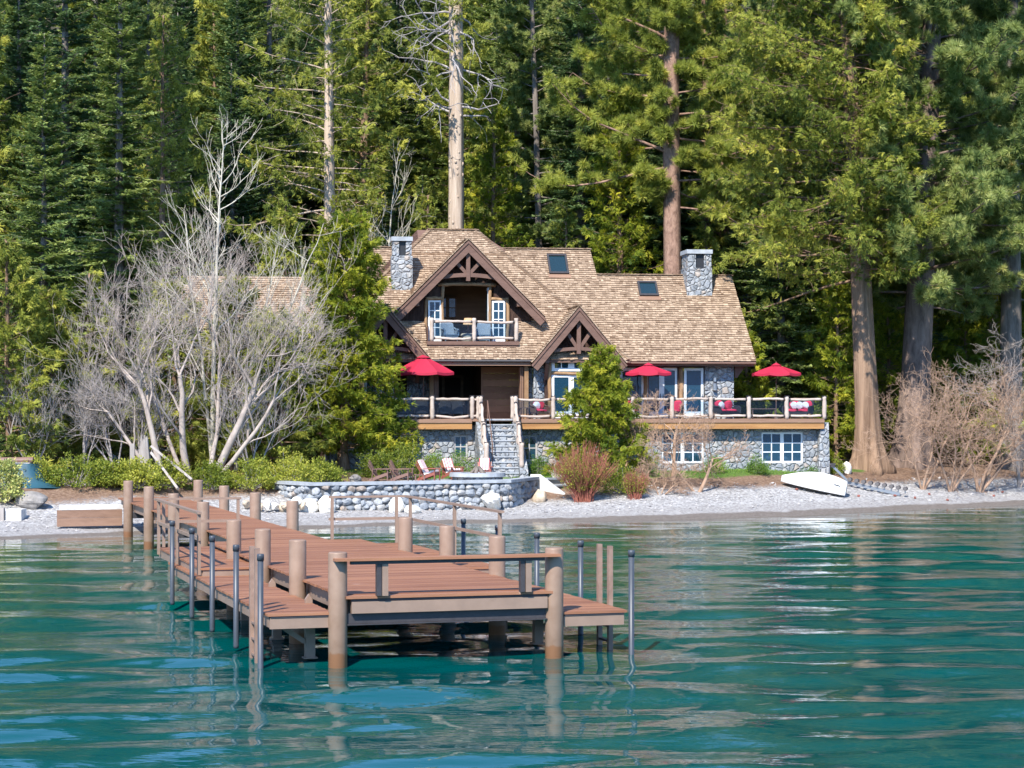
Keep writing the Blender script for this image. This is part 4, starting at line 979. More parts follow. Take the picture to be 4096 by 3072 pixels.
def cedar(h, R, z0, seed, nb=150, dens=1.0, mat='cedar', bark='bark_cedar', r0=0.4, r1=0.05, lean=(0, 0), power=0.8, flare=1.6, droop=.3, bare=0.0, fan=17, kl=0.24, kw=0.05, sparse=0.35, lump=.08, side=None, n=16):
    """incense cedar: irregular boughs that carry hanging fans of flat sprays, denser towards their ends"""
    r = np.random.default_rng(seed); tk = MB(); ax = trunk_mesh(tk, h, r0, r1, seed, lean, flare, n, 30, .04, lump=lump)
    C = []; O = []; TT = []
    for k in range(nb):
        t = (k + r.uniform(0, 1)) / nb; z = z0 + (h - z0) * t ** 0.9; c = ax(z)
        az = k * 2.399963 + r.normal(0, .35)
        Lb = R * (1 - t) ** power * r.uniform(.45, 1.15) + .25
        if side is not None: Lb *= 1 + side[1] * cos(az - side[0])
        el = r.normal(0.12 + .5 * t, .16); dr = droop * r.uniform(.6, 1.4)
        p = curve_branch(tk, c, az, el, Lb, .010 + .009 * Lb, seed * 7 + k, dr, dr * .8, 7, 5, .05)
        for b_ in range(int(bare * Lb)):               # bare side twigs
            q = p[r.integers(2, 7)]; curve_branch(tk, q, az + r.normal(0, .9), r.normal(0, .5), r.uniform(.4, 1.3), .013, seed + k * 31 + b_, .35, .2, 5, 3, .05)
        m = max(2, int(dens * (Lb * 8.5 + 2))); s = sparse + (1 - sparse) * np.sqrt(r.uniform(0, 1, m))
        pos = np.stack([np.interp(s, np.linspace(0, 1, 7), p[:, i]) for i in range(3)], 1)
        sg = .09 + .13 * Lb * (1.15 - s)
        off = r.normal(0, 1, (m, 3)) * sg[:, None]; off[:, 2] *= .6; off[:, 2] -= .08
        C.append(pos + off); dh = A([cos(az), sin(az), 0])
        O.append(nrm(dh * .75 + nrm(off) * .55 + A([0, 0, -.22]) + r.normal(0, .3, (m, 3)))); TT.append(np.clip(r.normal(.45, .14) + r.normal(0, .12, m) + .2 * (s - .7), 0, 1))
    C = np.concatenate(C); O = np.concatenate(O); TT = np.concatenate(TT); m = len(C)
    nn = nrm(np.cross(O, nrm(r.normal(0, 1, (m, 3))))); S = np.cross(O, nn)
    al = np.linspace(-1.15, 1.15, fan)[None] + r.normal(0, .12, (m, fan))
    Dd = O[:, None] * np.cos(al)[..., None] + S[:, None] * np.sin(al)[..., None] + r.normal(0, .16, (m, fan, 3))
    ln = kl * (0.55 + .45 * np.cos(al)) * r.uniform(.65, 1.25, (m, fan))
    st = C[:, None] + nrm(Dd) * (ln * r.uniform(-.15, .6, (m, fan)))[..., None]
    lf = MB(); lf.kites(st.reshape(-1, 3), Dd.reshape(-1, 3), np.repeat(nn, fan, 0) + r.normal(0, .25, (m * fan, 3)), ln.ravel(), kw, np.clip(np.repeat(TT, fan) + r.normal(0, .1, m * fan), 0, 1), bend=-.1)
    return tk, M[bark], lf, M[mat]

def pine(h, R, z0, seed, nb=60, mat='pine', bark='bark_pine', r0=.5, r1=.08, lean=(0, 0), power=.55, tufts=5, nl=.42, nw=.045, needles=64, flare=1.3, droop=.12, side=None, lump=.05, stubs=0, n=18, clear=False):
    """pine: long limbs ending in round tufts of needles"""
    r = np.random.default_rng(seed); tk = MB(); ax = trunk_mesh(tk, h, r0, r1, seed, lean, flare, n, 30, .03, lump=lump)
    C = []; O = []; TT = []
    for k in range(nb):
        t = (k + r.uniform(0, 1)) / nb; z = z0 + (h - z0) * t; c = ax(z); az = k * 2.399963 + r.normal(0, .4)
        Lb = R * (1 - t) ** power * r.uniform(.55, 1.1) + .4
        if side is not None: Lb *= 1 + side[1] * cos(az - side[0])
        if clear and sin(az) < -.45: Lb *= .3
        el = r.normal(.05 + .45 * t, .15); p = curve_branch(tk, c, az, el, Lb, .02 + .011 * Lb, seed * 5 + k, droop, droop * 1.6, 7, 6, .08)
        for j in range(int(4 + Lb * 1.9)):
            s = r.uniform(.22, 1) if j else 1.0; q = np.array([np.interp(s, np.linspace(0, 1, 7), p[:, i]) for i in range(3)])
            az2 = az + r.normal(0, .75); l2 = r.uniform(.35, 1.0) * (.5 + .16 * Lb)
            p2 = curve_branch(tk, q, az2, r.normal(.15, .3), l2, .022, seed + k * 13 + j, .05, .25, 5, 4, .03)
            m = tufts; s2 = r.uniform(.25, 1, m); s2[0] = 1
            pos = np.stack([np.interp(s2, np.linspace(0, 1, 5), p2[:, i]) for i in range(3)], 1)
            off = r.normal(0, .12, (m, 3)); C.append(pos + off)
            O.append(nrm(A([cos(az2), sin(az2), 0]) * .6 + A([0, 0, .55]) + r.normal(0, .45, (m, 3)))); TT.append(np.clip(r.normal(.42, .12) + r.normal(0, .13, m), 0, .92) + (r.uniform(0, 1, m) > .94) * .25)
    for k in range(stubs):
        z = r.uniform(4, z0); curve_branch(tk, ax(z), r.uniform(0, 6.3), r.normal(0, .25), r.uniform(.4, 2.2), .035, seed + 900 + k, .1, .05, 5, 5, .05)
    C = np.concatenate(C); O = np.concatenate(O); TT = np.clip(np.concatenate(TT), 0, 1); m = len(C)
    g = r.normal(0, 1, (m, needles, 3)); g = nrm(g); g = nrm(g + O[:, None] * .75)
    S = nrm(np.cross(g, nrm(r.normal(0, 1, (m, needles, 3)))))
    ln = nl * r.uniform(.75, 1.15, (m, needles))
    lf = MB(); lf.tris((C[:, None] + g * .03).reshape(-1, 3), g.reshape(-1, 3), S.reshape(-1, 3), ln.ravel(), nw, np.clip(np.repeat(TT, needles) + r.normal(0, .1, m * needles), 0, 1))
    return tk, M[bark], lf, M[mat]

def bare_limbs(mb, base, d, L, r0, seed, levels=5, kids=(4, 6), spread=.6, rmin=.010, upb=.12, wob=.16, shrink=.62):
    """bare branching crown grown limb by limb"""
    r = np.random.default_rng(seed); tips = []
    def grow(p, d, L, rad, lv):
        seg = 7 if lv > 2 else 5
        pts = [p]; dd = nrm(d)
        for i in range(seg - 1):
            dd = nrm(dd + r.normal(0, wob, 3) + A([0, 0, upb])); pts.append(pts[-1] + dd * L / (seg - 1))
        r1 = max(rmin * .6, rad * .42); mb.tube(pts, np.linspace(rad, r1, seg), 6 if rad > .05 else (4 if rad > .02 else 3), cap=False, t=r.uniform(0, 1))
        if lv == 0: tips.append(pts[-1]); return
        nk = r.integers(kids[0], kids[1] + 1)
        for i in range(nk):
            s = r.uniform(.35, 1) if i else 1.0; j = s * (seg - 1); k = min(int(j), seg - 2); q = pts[k] + (pts[k + 1] - pts[k]) * (j - k)
            ax_ = nrm(np.cross(dd, r.normal(0, 1, 3))); a = abs(r.normal(spread, .22)) if i else .2
            nd_ = nrm(dd * cos(a) + ax_ * sin(a)); grow(q, nd_, L * shrink * r.uniform(.75, 1.2), max(rmin, (rad + r1) / 2 * .62), lv - 1)
    grow(A(base, float), A(d, float), L, r0, levels); return A(tips)

def plant(name, built, label, cat, loc, rz=0, group=None, sc=1.0):
    tk, tm, lf, lm = built
    o = thing(name, label, cat, tuple(loc), rz, group); o.scale = (sc, sc, sc) if not hasattr(sc, '__len__') else sc
    tk.obj('trunk', tm, o, smooth=True); lf.obj('crown', lm, o); return o
def hz(top, d): return H - (top - HY) / F * d        # height that shows at a pixel row at distance d

# --- trees one can tell apart -----------------------------------------------------------------------------------------
p = on(1372, 100.2)
plant('cedar_tree', cedar(hz(900, 100.2) - p[2] + .3, 2.95, 0.9, 21, 360, 1.6, 'cedar_bright', r0=.22, power=.46, droop=.25, fan=14, kl=.21, kw=.046, sparse=.3), 'broad bright green cedar growing close against the left end of the house', 'tree', p)
p = on(2412, 98.6)
plant('cedar_tree', cedar(hz(1395, 98.6) - p[2], 2.45, 0.3, 22, 190, 1.7, 'cedar_bright', r0=.13, power=.78, droop=.15, fan=14, kl=.19, kw=.044, sparse=.25), 'small bushy cedar in front of the deck railing beside the red dogwood', 'tree', p)
p = on(1318, 117)
plant('cedar_tree', cedar(36, 4.6, 7.5, 23, 170, .95, 'cedar', 'bark_pale', r0=.46, r1=.1, power=.45, droop=.3, bare=1.2, sparse=.3, side=(pi, .3)), 'tall cedar with a slim reddish trunk and layered boughs above the left roof end', 'tree', p)
p = on(2480, 121)
plant('cedar_tree', cedar(hz(330, 121) - p[2], 3.9, 1.0, 24, 240, 1.25, 'cedar_bright', r0=.3, power=.8, droop=.25), 'bright green cone shaped cedar behind the right roof next to the orange trunk', 'tree', p)
p = on(1965, 125)
plant('cedar_tree', cedar(hz(330, 125) - p[2], 3.0, 2.0, 25, 190, 1.2, 'cedar_bright', r0=.25, power=.7, droop=.3, bare=.6), 'narrow yellow green cedar just right of the thick bare trunk', 'tree', p)
p = gp(3478, 1880)
plant('cedar_tree', cedar(35, 6.2, 9.8, 26, 330, 1.7, 'cedar', r0=.62, r1=.18, lean=(-.045, .01), power=.4, droop=.38, bare=1.8, flare=1.75, sparse=.12, lump=.09, side=(pi, .3), n=24), 'massive cedar with a flared tan trunk right of the deck and many bare hanging twigs', 'tree', p)
p = gp(3640, 1868)
plant('pine_tree', pine(36, 6.6, 8.6, 27, 150, 'pine', 'bark_old', r0=.86, r1=.30, lean=(.055, 0), power=.25, tufts=5, flare=1.45, side=(-pi / 2, .25), n=22), 'huge leaning pine with a thick grey brown trunk and dense needle tufts', 'tree', p)
p = gp(4045, 1872)
plant('pine_tree', pine(34, 5.2, 9.0, 28, 80, 'pine', 'bark_grey', r0=.66, r1=.2, power=.3, tufts=5, flare=1.3), 'grey trunked pine at the far right behind the bare shrubs', 'tree', p)
p = on(2692, 119)
plant('pine_tree', pine(38, 6.2, 14.5, 29, 95, 'pine_yellow', 'bark_pine', r0=.56, r1=.36, power=.15, tufts=5, stubs=10, clear=True, flare=1.1, droop=.2, side=(pi, .15)), 'tall pine with a straight orange brown trunk behind the right chimney', 'tree', p)
p = on(2180, 131)
plant('pine_tree', pine(34, 3.6, 9, 30, 80, 'pine', 'bark_grey', r0=.26, r1=.1, lean=(-.04, 0), power=.35, tufts=6, nl=.26), 'slender leaning pine with soft grey green tufts behind the roof ridge', 'tree', p)
# thick bare trunk with dead branches
p = on(1822, 119.5)
tk = MB(); ax = trunk_mesh(tk, 40, .49, .34, 31, (.0, 0), 1.1, 20, 34, .03, lump=.06)
kn = np.random.default_rng(31)
for k in range(26):                                    # knots where limbs were lost
    z = kn.uniform(11, 20); az = kn.uniform(1.15 * pi, 1.85 * pi); c = ax(z) + A([cos(az), sin(az), 0]) * .42
    tk.rock(c, (.17, .15, .24), k, 6, t=0.1)
br = MB()
for k in range(34):
    z = kn.uniform(19.5, 32); az = kn.uniform(0, 2 * pi)
    bare_limbs(br, ax(z), (cos(az), sin(az), kn.normal(.05, .25)), kn.uniform(1.6, 3.4), .075, 310 + k, 2, (2, 4), .6, .016, -.03, .24, .6)
o = thing('cedar_tree', 'thick pale cedar trunk with knots and bare dead branches behind the roof peak', 'tree', tuple(p))
tk.obj('trunk', M['bark_pale'], o, smooth=True); br.obj('dead_branches', M['twig_grey'], o)
_, _, lf, lm = cedar(31, 4.3, 19, 32, 46, 1.0, 'cedar', side=(pi, .4), sparse=.5); lf.obj('crown', lm, o)
# left firs
p = on(180, 100)
plant('fir_tree', fir(hz(130, 100) - p[2], 3.9, 1.2, 41, .5, 6, .13, .20, 'fir', r0=.28, leafw=.13), 'pale green pointed fir at the left with its whole tip in view', 'tree', p)
p = on(480, 107)
plant('fir_tree', fir(31, 3.6, 2.5, 42, .62, 6, .13, .28, 'fir', r0=.36), 'tall fir with a straight grey trunk behind the pale aspen', 'tree', p)
p = on(262, 116)
plant('fir_tree', fir(36, 4.3, 6, 43, .6, 6, .13, .26, 'fir_dark', r0=.46), 'dark fir with a thick pale patched trunk behind the pointed fir', 'tree', p)
p = on(640, 113)
plant('cedar_tree', cedar(hz(60, 113) - p[2], 2.9, 5, 44, 140, 1.0, 'cedar', r0=.27, power=.5, bare=.8, droop=.35, side=(0, .35)), 'slim yellowish cedar standing before the wall of dark firs', 'tree', p)
p = on(2322, 128)
plant('fir_tree', fir(38, 3.4, 5, 45, .55, 6, .13, .24, 'fir_dark', r0=.40), 'dark fir with a long straight trunk left of the orange trunked pine', 'tree', p)
p = on(3125, 113)
plant('fir_tree', fir(24, 4.2, 1.0, 46, .5, 6, .13, .24, 'fir', r0=.3), 'layered green fir behind the red umbrella beyond the house end', 'tree', p)
for px, d, top, R, lab in ((3345, 110, 1120, 1.9, 'bright young cedar just beyond the right end of the deck'), (3555, 113, 1150, 1.8, 'young cedar in the gap between the two big right trunks'), (3860, 116, 1050, 2.3, 'dense young cedar behind the bare shrubs at the right'), (2985, 110, 1330, 1.3, 'low dark cedar right beside the stone end wall of the house'), (3240, 117, 1080, 2.2, 'mid green young cedar behind the layered fir'), (3450, 116, 980, 2.4, 'leafy young cedar directly behind the flared tan trunk'), (3700, 117, 930, 2.6, 'tall young cedar behind the leaning pine trunk'), (3970, 115, 1080, 2.3, 'young cedar left of the grey trunk at the far right'), (4120, 118, 900, 2.6, 'young cedar cut by the right edge of the picture')):
    p = on(px, d)
    plant('cedar_tree', cedar(hz(top, d) - p[2], R, .3, px, 120, 1.3, 'cedar_bright', r0=.14, power=.6, droop=.2), lab, 'tree', p, group='young cedars right of the house')
for px, d, top, R, lab in ((40, 91, 960, 2.3, 'bushy dark green cedar cut by the left edge of the picture'), (215, 95, 1160, 1.7, 'small cedar at the left behind the green tarp'), (330, 100, 1090, 2.0, 'cedar left of the bare thicket in the shade of the firs')):
    p = on(px, d)
    plant('cedar_tree', cedar(hz(top, d) - p[2], R, .3, px, 130, 1.3, 'cedar', r0=.16, power=.55, droop=.2), lab, 'tree', p, group='young cedars left of the bare trees')
for px, d, top, R, sd, lab in ((1690, 122, 700, 2.0, 51, 'young fir behind the left chimney'), (1575, 127, 560, 2.2, 52, 'young fir left of the white stemmed aspen behind the house'), (2080, 127, 760, 2.0, 53, 'young fir between the thick bare trunk and the leaning pine')):
    p = on(px, d)
    plant('fir_tree', fir(hz(top, d) - p[2], R, .6, sd, .42, 6, .12, .18, 'fir', r0=.14), lab, 'tree', p)
for px, d, top, R, lab in ((1700, 119, 780, 1.7, 'yellow green young cedar showing between the left chimney and the thick trunk'), (2250, 122, 830, 1.8, 'yellowish young cedar over the right end of the upper roof'), (2830, 121, 900, 2.2, 'dark young cedar right of the orange trunk above the wing roof'), (1120, 112, 800, 2.3, 'yellow green cedar behind the leaning aspen')):
    p = on(px, d)
    plant('cedar_tree', cedar(hz(top, d) - p[2], R, .4, px + 1, 120, 1.2, 'cedar', r0=.15, power=.65, droop=.25), lab, 'tree', p, group='young cedars behind the house')
for px, d, top, R, lab in ((940, 99.5, 1110, 2.6, 'green cedar behind the bare cluster hiding the middle of the low wing roof'), (1120, 97.5, 1250, 2.3, 'low green cedar between the bare cluster and the broad cedar'), (700, 101, 1130, 2.5, 'shaded cedar at the left end of the low wing roof')):
    p = on(px, d)
    plant('cedar_tree', cedar(hz(top, d) - p[2], R, .3, px + 2, 130, 1.4, 'cedar', r0=.15, power=.6, droop=.2), lab, 'tree', p, group='young cedars before the left wing')
# --- the forest on the slope -------------------------------------------------------------------------------------------
protos = [plant('fir_tree', fir(29, 4.3, 1.5, 61, .62, 6, .14, .24, 'fir_dark', r0=.34, leafw=.15), '', 'tree', (0, 0, 0)),
          plant('fir_tree', fir(32, 4.6, 3.0, 62, .66, 6, .14, .26, 'fir', r0=.36, leafw=.15), '', 'tree', (0, 0, 0)),
          plant('cedar_tree', cedar(27, 3.6, 2.0, 63, 170, 1.1, 'cedar', r0=.34, power=.55, bare=.5, kl=.30, kw=.07), '', 'tree', (0, 0, 0)),
          plant('pine_tree', pine(33, 4.2, 10, 64, 56, 'pine', 'bark_grey', r0=.34, r1=.08, power=.35, tufts=6, nl=.32, nw=.06, needles=26), '', 'tree', (0, 0, 0))]
GL = ['dark green fir packed among the others on the forest slope behind the house', 'mid green fir rising out of the forest slope behind the house', 'yellow green cedar scattered between the firs on the forest slope', 'pine with a bare lower trunk far back on the forest slope']
rf = np.random.default_rng(77); used = [False] * 4
for row, d in enumerate((121, 127, 134, 142, 151, 162, 176, 192)):
    n = int(15 + row * 1.0)
    for k in range(n):
        x = (k + .5 + rf.uniform(-.35, .35)) / n * 2 - 1; px = CX + x * 2500
        dd = d + rf.uniform(-2.5, 2.5)
        q = on(px, dd)
        if row < 2 and 1150 < px < 2960: continue
        if row == 0 and px > 2900: continue
        wts = (.5, .25, .18, .07) if px < 1500 else (.32, .28, .22, .18)
        i = rf.choice(4, p=wts)
        s = rf.uniform(.78, 1.15)
        if not used[i]:
            o = protos[i]; o['label'] = GL[i]; o.location = tuple(q); used[i] = True; o['group'] = 'trees on the forest slope'
        else: o = dup(protos[i], GL[i], 'trees on the forest slope', tuple(q))
        o.rotation_euler = (0, 0, rf.uniform(0, 6.3)); o.scale = (s * rf.uniform(.9, 1.1), s * rf.uniform(.9, 1.1), s)
        o['group'] = 'trees on the forest slope'
# --- bare trees ------------------------------------------------------------------------------------------------------
def bare_tree(name, label, loc, mat, stems, cat='tree', group=None):
    o = thing(name, label, cat, tuple(loc), 0, group); tm = MB(); cm = MB()
    for (d, L, r0, seed, lv, kids, spread, upb, wob, *bf) in stems:
        bf = bf[0] if bf else .62
        r = np.random.default_rng(seed); pts = [A([0, 0, -.2])]; dd = nrm(A(d, float)); seg = 7
        for i in range(seg - 1): dd = nrm(dd + r.normal(0, .10, 3) + A([0, 0, .05])); pts.append(pts[-1] + dd * L / (seg - 1))
        tm.tube(pts, np.linspace(r0 * 1.15, r0 * .6, seg), 9, cap=False, t=.5)
        nk = kids[1] + 2
        for i in range(nk):
            s = r.uniform(.4, 1) if i > 1 else 1.0; j = s * (seg - 1); k = min(int(j), seg - 2); q = pts[k] + (pts[k + 1] - pts[k]) * (j - k)
            a = r.uniform(0, 2 * pi); e = abs(r.normal(spread, .2)); px_ = nrm(np.cross(dd, A([cos(a), sin(a), .2])))
            bare_limbs(cm, q, dd * cos(e) + px_ * sin(e), L * bf * r.uniform(.8, 1.2), r0 * .36, seed * 11 + i, lv, kids, .6, .0065, upb, wob, .62)
    tm.obj('trunk', mat, o, smooth=True); cm.obj('branches', mat, o); return o
def aspen(label, loc, stems, cat='tree', name='aspen_tree'):
    """pale slim stems that run up to a point, thin limbs rising from them"""
    o = thing(name, label, cat, tuple(loc)); tm = MB(); cm = MB()
    for (lean, h, r0, seed, ll) in stems:
        r = np.random.default_rng(seed); n = 14; t = np.linspace(0, 1, n)
        pts = np.stack([lean * h * t ** 1.2 + np.cumsum(r.normal(0, .07, n)) * t, np.cumsum(r.normal(0, .07, n)) * t, -.2 + h * t], 1)
        tm.tube(pts, r0 * (1 - t) + .014, 9, cap=False)
        for k in range(int(h * 1.5)):
            s = r.uniform(.32, .97); q = np.array([np.interp(s, t, pts[:, i]) for i in range(3)]); a = r.uniform(0, 6.3); e = r.uniform(.35, .95)
            bare_limbs(cm, q, (cos(a) * cos(e), sin(a) * cos(e), sin(e)), ll * (1.15 - s) * r.uniform(.7, 1.3) + .5, r0 * .42 * (1.1 - s) + .012, seed * 13 + k, 2, (2, 4), .5, .009, .10, .15, .6)
    tm.obj('trunk', M['aspen'], o, smooth=True); cm.obj('branches', M['aspen'], o); return o
p = on(660, 91.5); bare_tree('bare_tree', 'leafless grey tree leaning left beside the weathered stump', p, M['twig_pale'], [((-.28, 0, 1), 4.6, .15, 71, 4, (3, 4), .55, .05, .17), ((-.75, .1, .8), 4.3, .10, 70, 4, (2, 4), .5, .04, .17)])
p = on(745, 92.5); bare_tree('bare_tree', 'leafless multi stemmed grey tree in the middle of the bare cluster', p, M['twig_pale'], [((.12, 0, 1), 5.0, .16, 72, 4, (3, 4), .5, .06, .16), ((-.3, .2, 1), 5.0, .10, 73, 4, (3, 4), .5, .06, .16)])
p = on(835, 92); bare_tree('bare_tree', 'leafless grey tree leaning right towards the broad cedar', p, M['twig_pale'], [((.55, 0, 1), 4.8, .18, 74, 4, (3, 4), .55, .05, .17), ((.9, -.1, .75), 4.9, .11, 75, 4, (3, 4), .5, .05, .16), ((.1, .2, 1), 5.4, .11, 76, 4, (3, 4), .5, .05, .16)])
p = on(850, 98); aspen('tall pale aspen with an upright bare stem above the bare cluster', p, [(.0, 16.8, .13, 81, 3.4), (-.10, 12.5, .08, 83, 2.6)])
p = on(940, 99); aspen('pale aspen slanting up to the right in front of the tall cedar', p, [(.36, 12.0, .09, 82, 2.8), (.22, 11.0, .075, 84, 2.6), (.5, 9.0, .06, 87, 2.2)])
p = on(1500, 119); aspen('white stemmed bare aspen rising behind the left roof', p, [(-.02, 14.5, .12, 85, 4.0), (.075, 17.5, .13, 86, 3.6)])
rb = np.random.default_rng(9)
for k, (px, d, lab) in enumerate(((150, 91, 'thin grey sapling by the green tarp'), (330, 92.5, 'thin leafless sapling behind the left shrubs'), (460, 93, 'leafless tangle of thin stems left of the stump'), (545, 94, 'thin leafless stems right behind the stump'), (1000, 93.5, 'thin leafless stems between the leaning tree and the broad cedar'))):
    p = on(px, d); bare_tree('bare_sapling', lab, p, M['twig_grey'], [((rb.normal(0, .2), 0, 1), 2.6, .045, 500 + 7 * k + j, 2, (4, 5), .45, .1, .16) for j in range(4)], 'sapling', 'bare saplings under the left trees')
p = on(2790, 96.8); bare_tree('bare_shrub', 'small crooked leafless tree leaning right in front of the basement windows', p, M['twig_tan'], [((.5, 0, 1), 1.9, .09, 91, 4, (3, 4), .75, .02, .2), ((-.5, 0, 1), 1.7, .06, 92, 4, (3, 4), .75, .02, .2)], 'shrub')
p = on(2690, 98.8); bare_tree('bare_shrub', 'grey trunked leafless shrub with flat spreading top against the deck', p, M['twig_tan'], [((-.05, 0, 1), 2.3, .10, 93, 4, (3, 5), .95, .01, .2)], 'shrub')
p = on(2480, 98.5); bare_tree('bare_shrub', 'leafless shrub beside the small bushy cedar', p, M['twig_tan'], [((.25, 0, 1), 1.9, .07, 94, 3, (4, 5), .9, .03, .2)], 'shrub')
p = on(2640, 95.5); bare_tree('bare_shrub', 'low brown tangle of bare twigs on the beach edge', p, M['twig_tan'], [((.6 * (j - 1.5), .1, .6), 1.0, .03, 950 + j, 2, (4, 6), .7, .04, .2) for j in range(5)], 'shrub')
for k, (px, d, h_, lean, lab) in enumerate(((3690, 1958, 3.0, .1, 'tan leafless shrub in front of the leaning pine'), (3800, 1965, 3.5, .0, 'large tan leafless shrub of many stems at the beach edge'), (3915, 1968, 3.6, .25, 'tan leafless shrub with crooked trunk leaning right'), (4075, 1950, 4.2, .2, 'pale leafless shrub at the right edge of the beach'))):
    p = gp(px, d)
    bare_tree('bare_shrub', lab, p, M['twig_tan'] if k < 3 else M['twig_pale'], [((lean + .35 * (j - 1), .2 * (j - 1), 1), h_, .085 if k == 2 else .06, 600 + 9 * k + j, 4, (2, 4), .8, .01, .27, .6) for j in range(4 if k < 3 else 3)], 'shrub', 'bare shrubs on the right shore')
# --- shrubs -----------------------------------------------------------------------------------------------------------
def shrub(name, label, loc, size, seed, mat='shrub', n=900, leaf=.10, twigs=40, group=None, twigmat='twig_grey', base=.1, cat='shrub'):
    """leafy bush: stems from the root and leaves clustered round their ends"""
    r = np.random.default_rng(seed); o = thing(name, label, cat, tuple(loc), 0, group); sx, sy, sz = size
    st = MB(); C = []
    for k in range(twigs):
        d = nrm(r.normal(0, 1, 3) * A([1, 1, .75])); d[2] = abs(d[2]) + .1; d = nrm(d); e = d * A([sx / 2, sy / 2, sz]) * r.uniform(.72, 1.06)
        b = A([e[0] * .25, e[1] * .25, 0]); t = np.linspace(0, 1, 5)[:, None]; pts = b + (e - b) * t + r.normal(0, .04, (5, 3)) * t
        st.tube(pts, np.linspace(.018, .007, 5), 4, cap=False); C.append(e)
    C = A(C); m = n
    c = C[r.integers(0, len(C), m)] * r.uniform(.82, 1.03, (m, 1)) + r.normal(0, 1, (m, 3)) * A([.16, .16, .12]) * min(1, sx / 1.6 + .2)
    c[:, 2] = np.clip(c[:, 2], base * r.uniform(.3, 1, m), None)
    tt = np.clip(r.normal(.5 + .25 * sin(seed * 1.7), .2, m), 0, 1); fan = 5
    d = nrm(np.repeat(nrm(c * A([1, 1, .6])), fan, 0) * .5 + r.normal(0, .8, (m * fan, 3)) + A([0, 0, .2]))
    lf = MB(); lf.kites(np.repeat(c, fan, 0) + r.normal(0, .05, (m * fan, 3)), d, r.normal(0, 1, (m * fan, 3)), leaf * r.uniform(.7, 1.3, m * fan), leaf * .62, np.clip(np.repeat(tt, fan) + r.normal(0, .1, m * fan), 0, 1))
    st.obj('stems', M[twigmat], o); lf.obj('foliage', M[mat], o); return o
SG = 'yellow green shrubs along the left shore'
for k, (px, d, sx, sz, lab) in enumerate(((130, 88.5, 2.4, 1.1, 'shaded low shrub right of the green tarp'), (300, 88, 2.6, 1.35, 'bright leafy shrub behind the timber wall'), (430, 88.6, 2.6, 1.5, 'bright leafy shrub just left of the tallest shore pile'), (545, 88.8, 2.2, 1.35, 'leafy shrub at the foot of the weathered stump'), (660, 89.8, 2.0, 1.1, 'leafy shrub under the two leaning planks'), (850, 90.6, 2.4, 1.6, 'leafy shrub below the grey leaning trunks'), (1000, 91.2, 2.6, 1.6, 'large leafy shrub left of the patio wall end'), (1150, 92.2, 2.6, 1.65, 'large leafy shrub behind the patio wall corner'), (1290, 94.0, 2.2, 1.3, 'leafy shrub in front of the broad cedar'))):
    shrub('leafy_shrub', lab, on(px, d), (sx * (.9 + .2 * sin(k * 2.1)), 1.9, sz * (.92 + .22 * sin(k * 1.9 + 1))), 700 + k, 'shrub', 1100, .095, 46, SG)
shrub('leafy_shrub', 'round pale green shrub behind the brown garden chairs', on(1585, 97.2), (3.4, 1.5, 1.7), 720, 'shrub', 1900, .085, 60)
BG = 'clipped shrubs along the house base'
for k, (px, d, sx, sz, lab) in enumerate(((1740, 100.5, 1.2, 1.05, 'clipped green shrub between the striped chairs'), (1850, 100.5, 1.4, 1.15, 'clipped green shrub left of the stairs'), (2160, 101.3, .9, 1.0, 'clipped half brown shrub right of the stairs'), (2585, 101.8, 1.0, .85, 'clipped shrub behind the bare crooked tree'), (2860, 101.6, .95, .8, 'pale clipped shrub left of the far basement window'), (3030, 101.8, .95, .9, 'clipped shrub just left of the far right basement window'), (3240, 102.0, .9, .8, 'clipped shrub between the right basement window and the stone pier'))):
    shrub('clipped_shrub', lab, on(px, d), (sx, .9, sz), 740 + k, 'boxwood', 620, .06, 40, BG)
shrub('leafy_shrub', 'green shrub growing right behind the red twigged dogwood', on(2490, 95.6), (1.9, 1.4, 1.35), 760, 'shrub', 900, .08, 44)
shrub('leafy_shrub', 'small green plant by the winch post of the boat ramp', gp(3352, 1898), (.6, .5, .75), 761, 'shrub', 240, .08, 16)
shrub('conifer_sapling', 'pale green juniper cut by the left edge above the beach', on(15, 84.5), (1.7, 1.2, 1.75), 762, 'pine', 900, .11, 40)
def dogwood(label, px, d, w_, h_, n, seed):
    o = thing('dogwood_shrub', label, 'shrub', tuple(on(px, d)), 0, 'red twigged dogwoods'); r = np.random.default_rng(seed); st = MB(); C = []
    for k in range(n):
        a = r.uniform(0, 2 * pi); q_ = sqrt(r.uniform(0, 1)); e = A([cos(a) * w_ / 2 * q_, sin(a) * w_ / 2.6 * q_, h_ * (1 - .38 * q_ ** 2) * r.uniform(.72, 1.02)]); b = A([r.normal(0, .12) + .15 * cos(a), r.normal(0, .12), -.05])
        t = np.linspace(0, 1, 6)[:, None]; pts = b + (e - b) * np.concatenate([t ** 1.15, t ** 1.15, t ** .92], 1) + r.normal(0, .025, (6, 3)) * t; st.tube(pts, np.linspace(.017, .006, 6), 3, cap=False, t=r.uniform(0, 1))
        for j in range(3):
            q = pts[r.integers(2, 5)]; st.tube([q, q + A([r.normal(0, .14), r.normal(0, .1), r.uniform(.2, .45)])], [.009, .005], 3, cap=False, t=r.uniform(0, 1)); C.append(q)
    st.obj('stems', M['twig_red'], o); C = A(C); m = len(C) * 9; r2 = C[r.integers(0, len(C), m)] + r.normal(0, .07, (m, 3))
    lf = MB(); lf.kites(r2, r.normal(0, 1, (m, 3)) + A([0, 0, .4]), r.normal(0, 1, (m, 3)), .06, .035, r.uniform(0, 1, m)); lf.obj('foliage', M['shrub'], o)
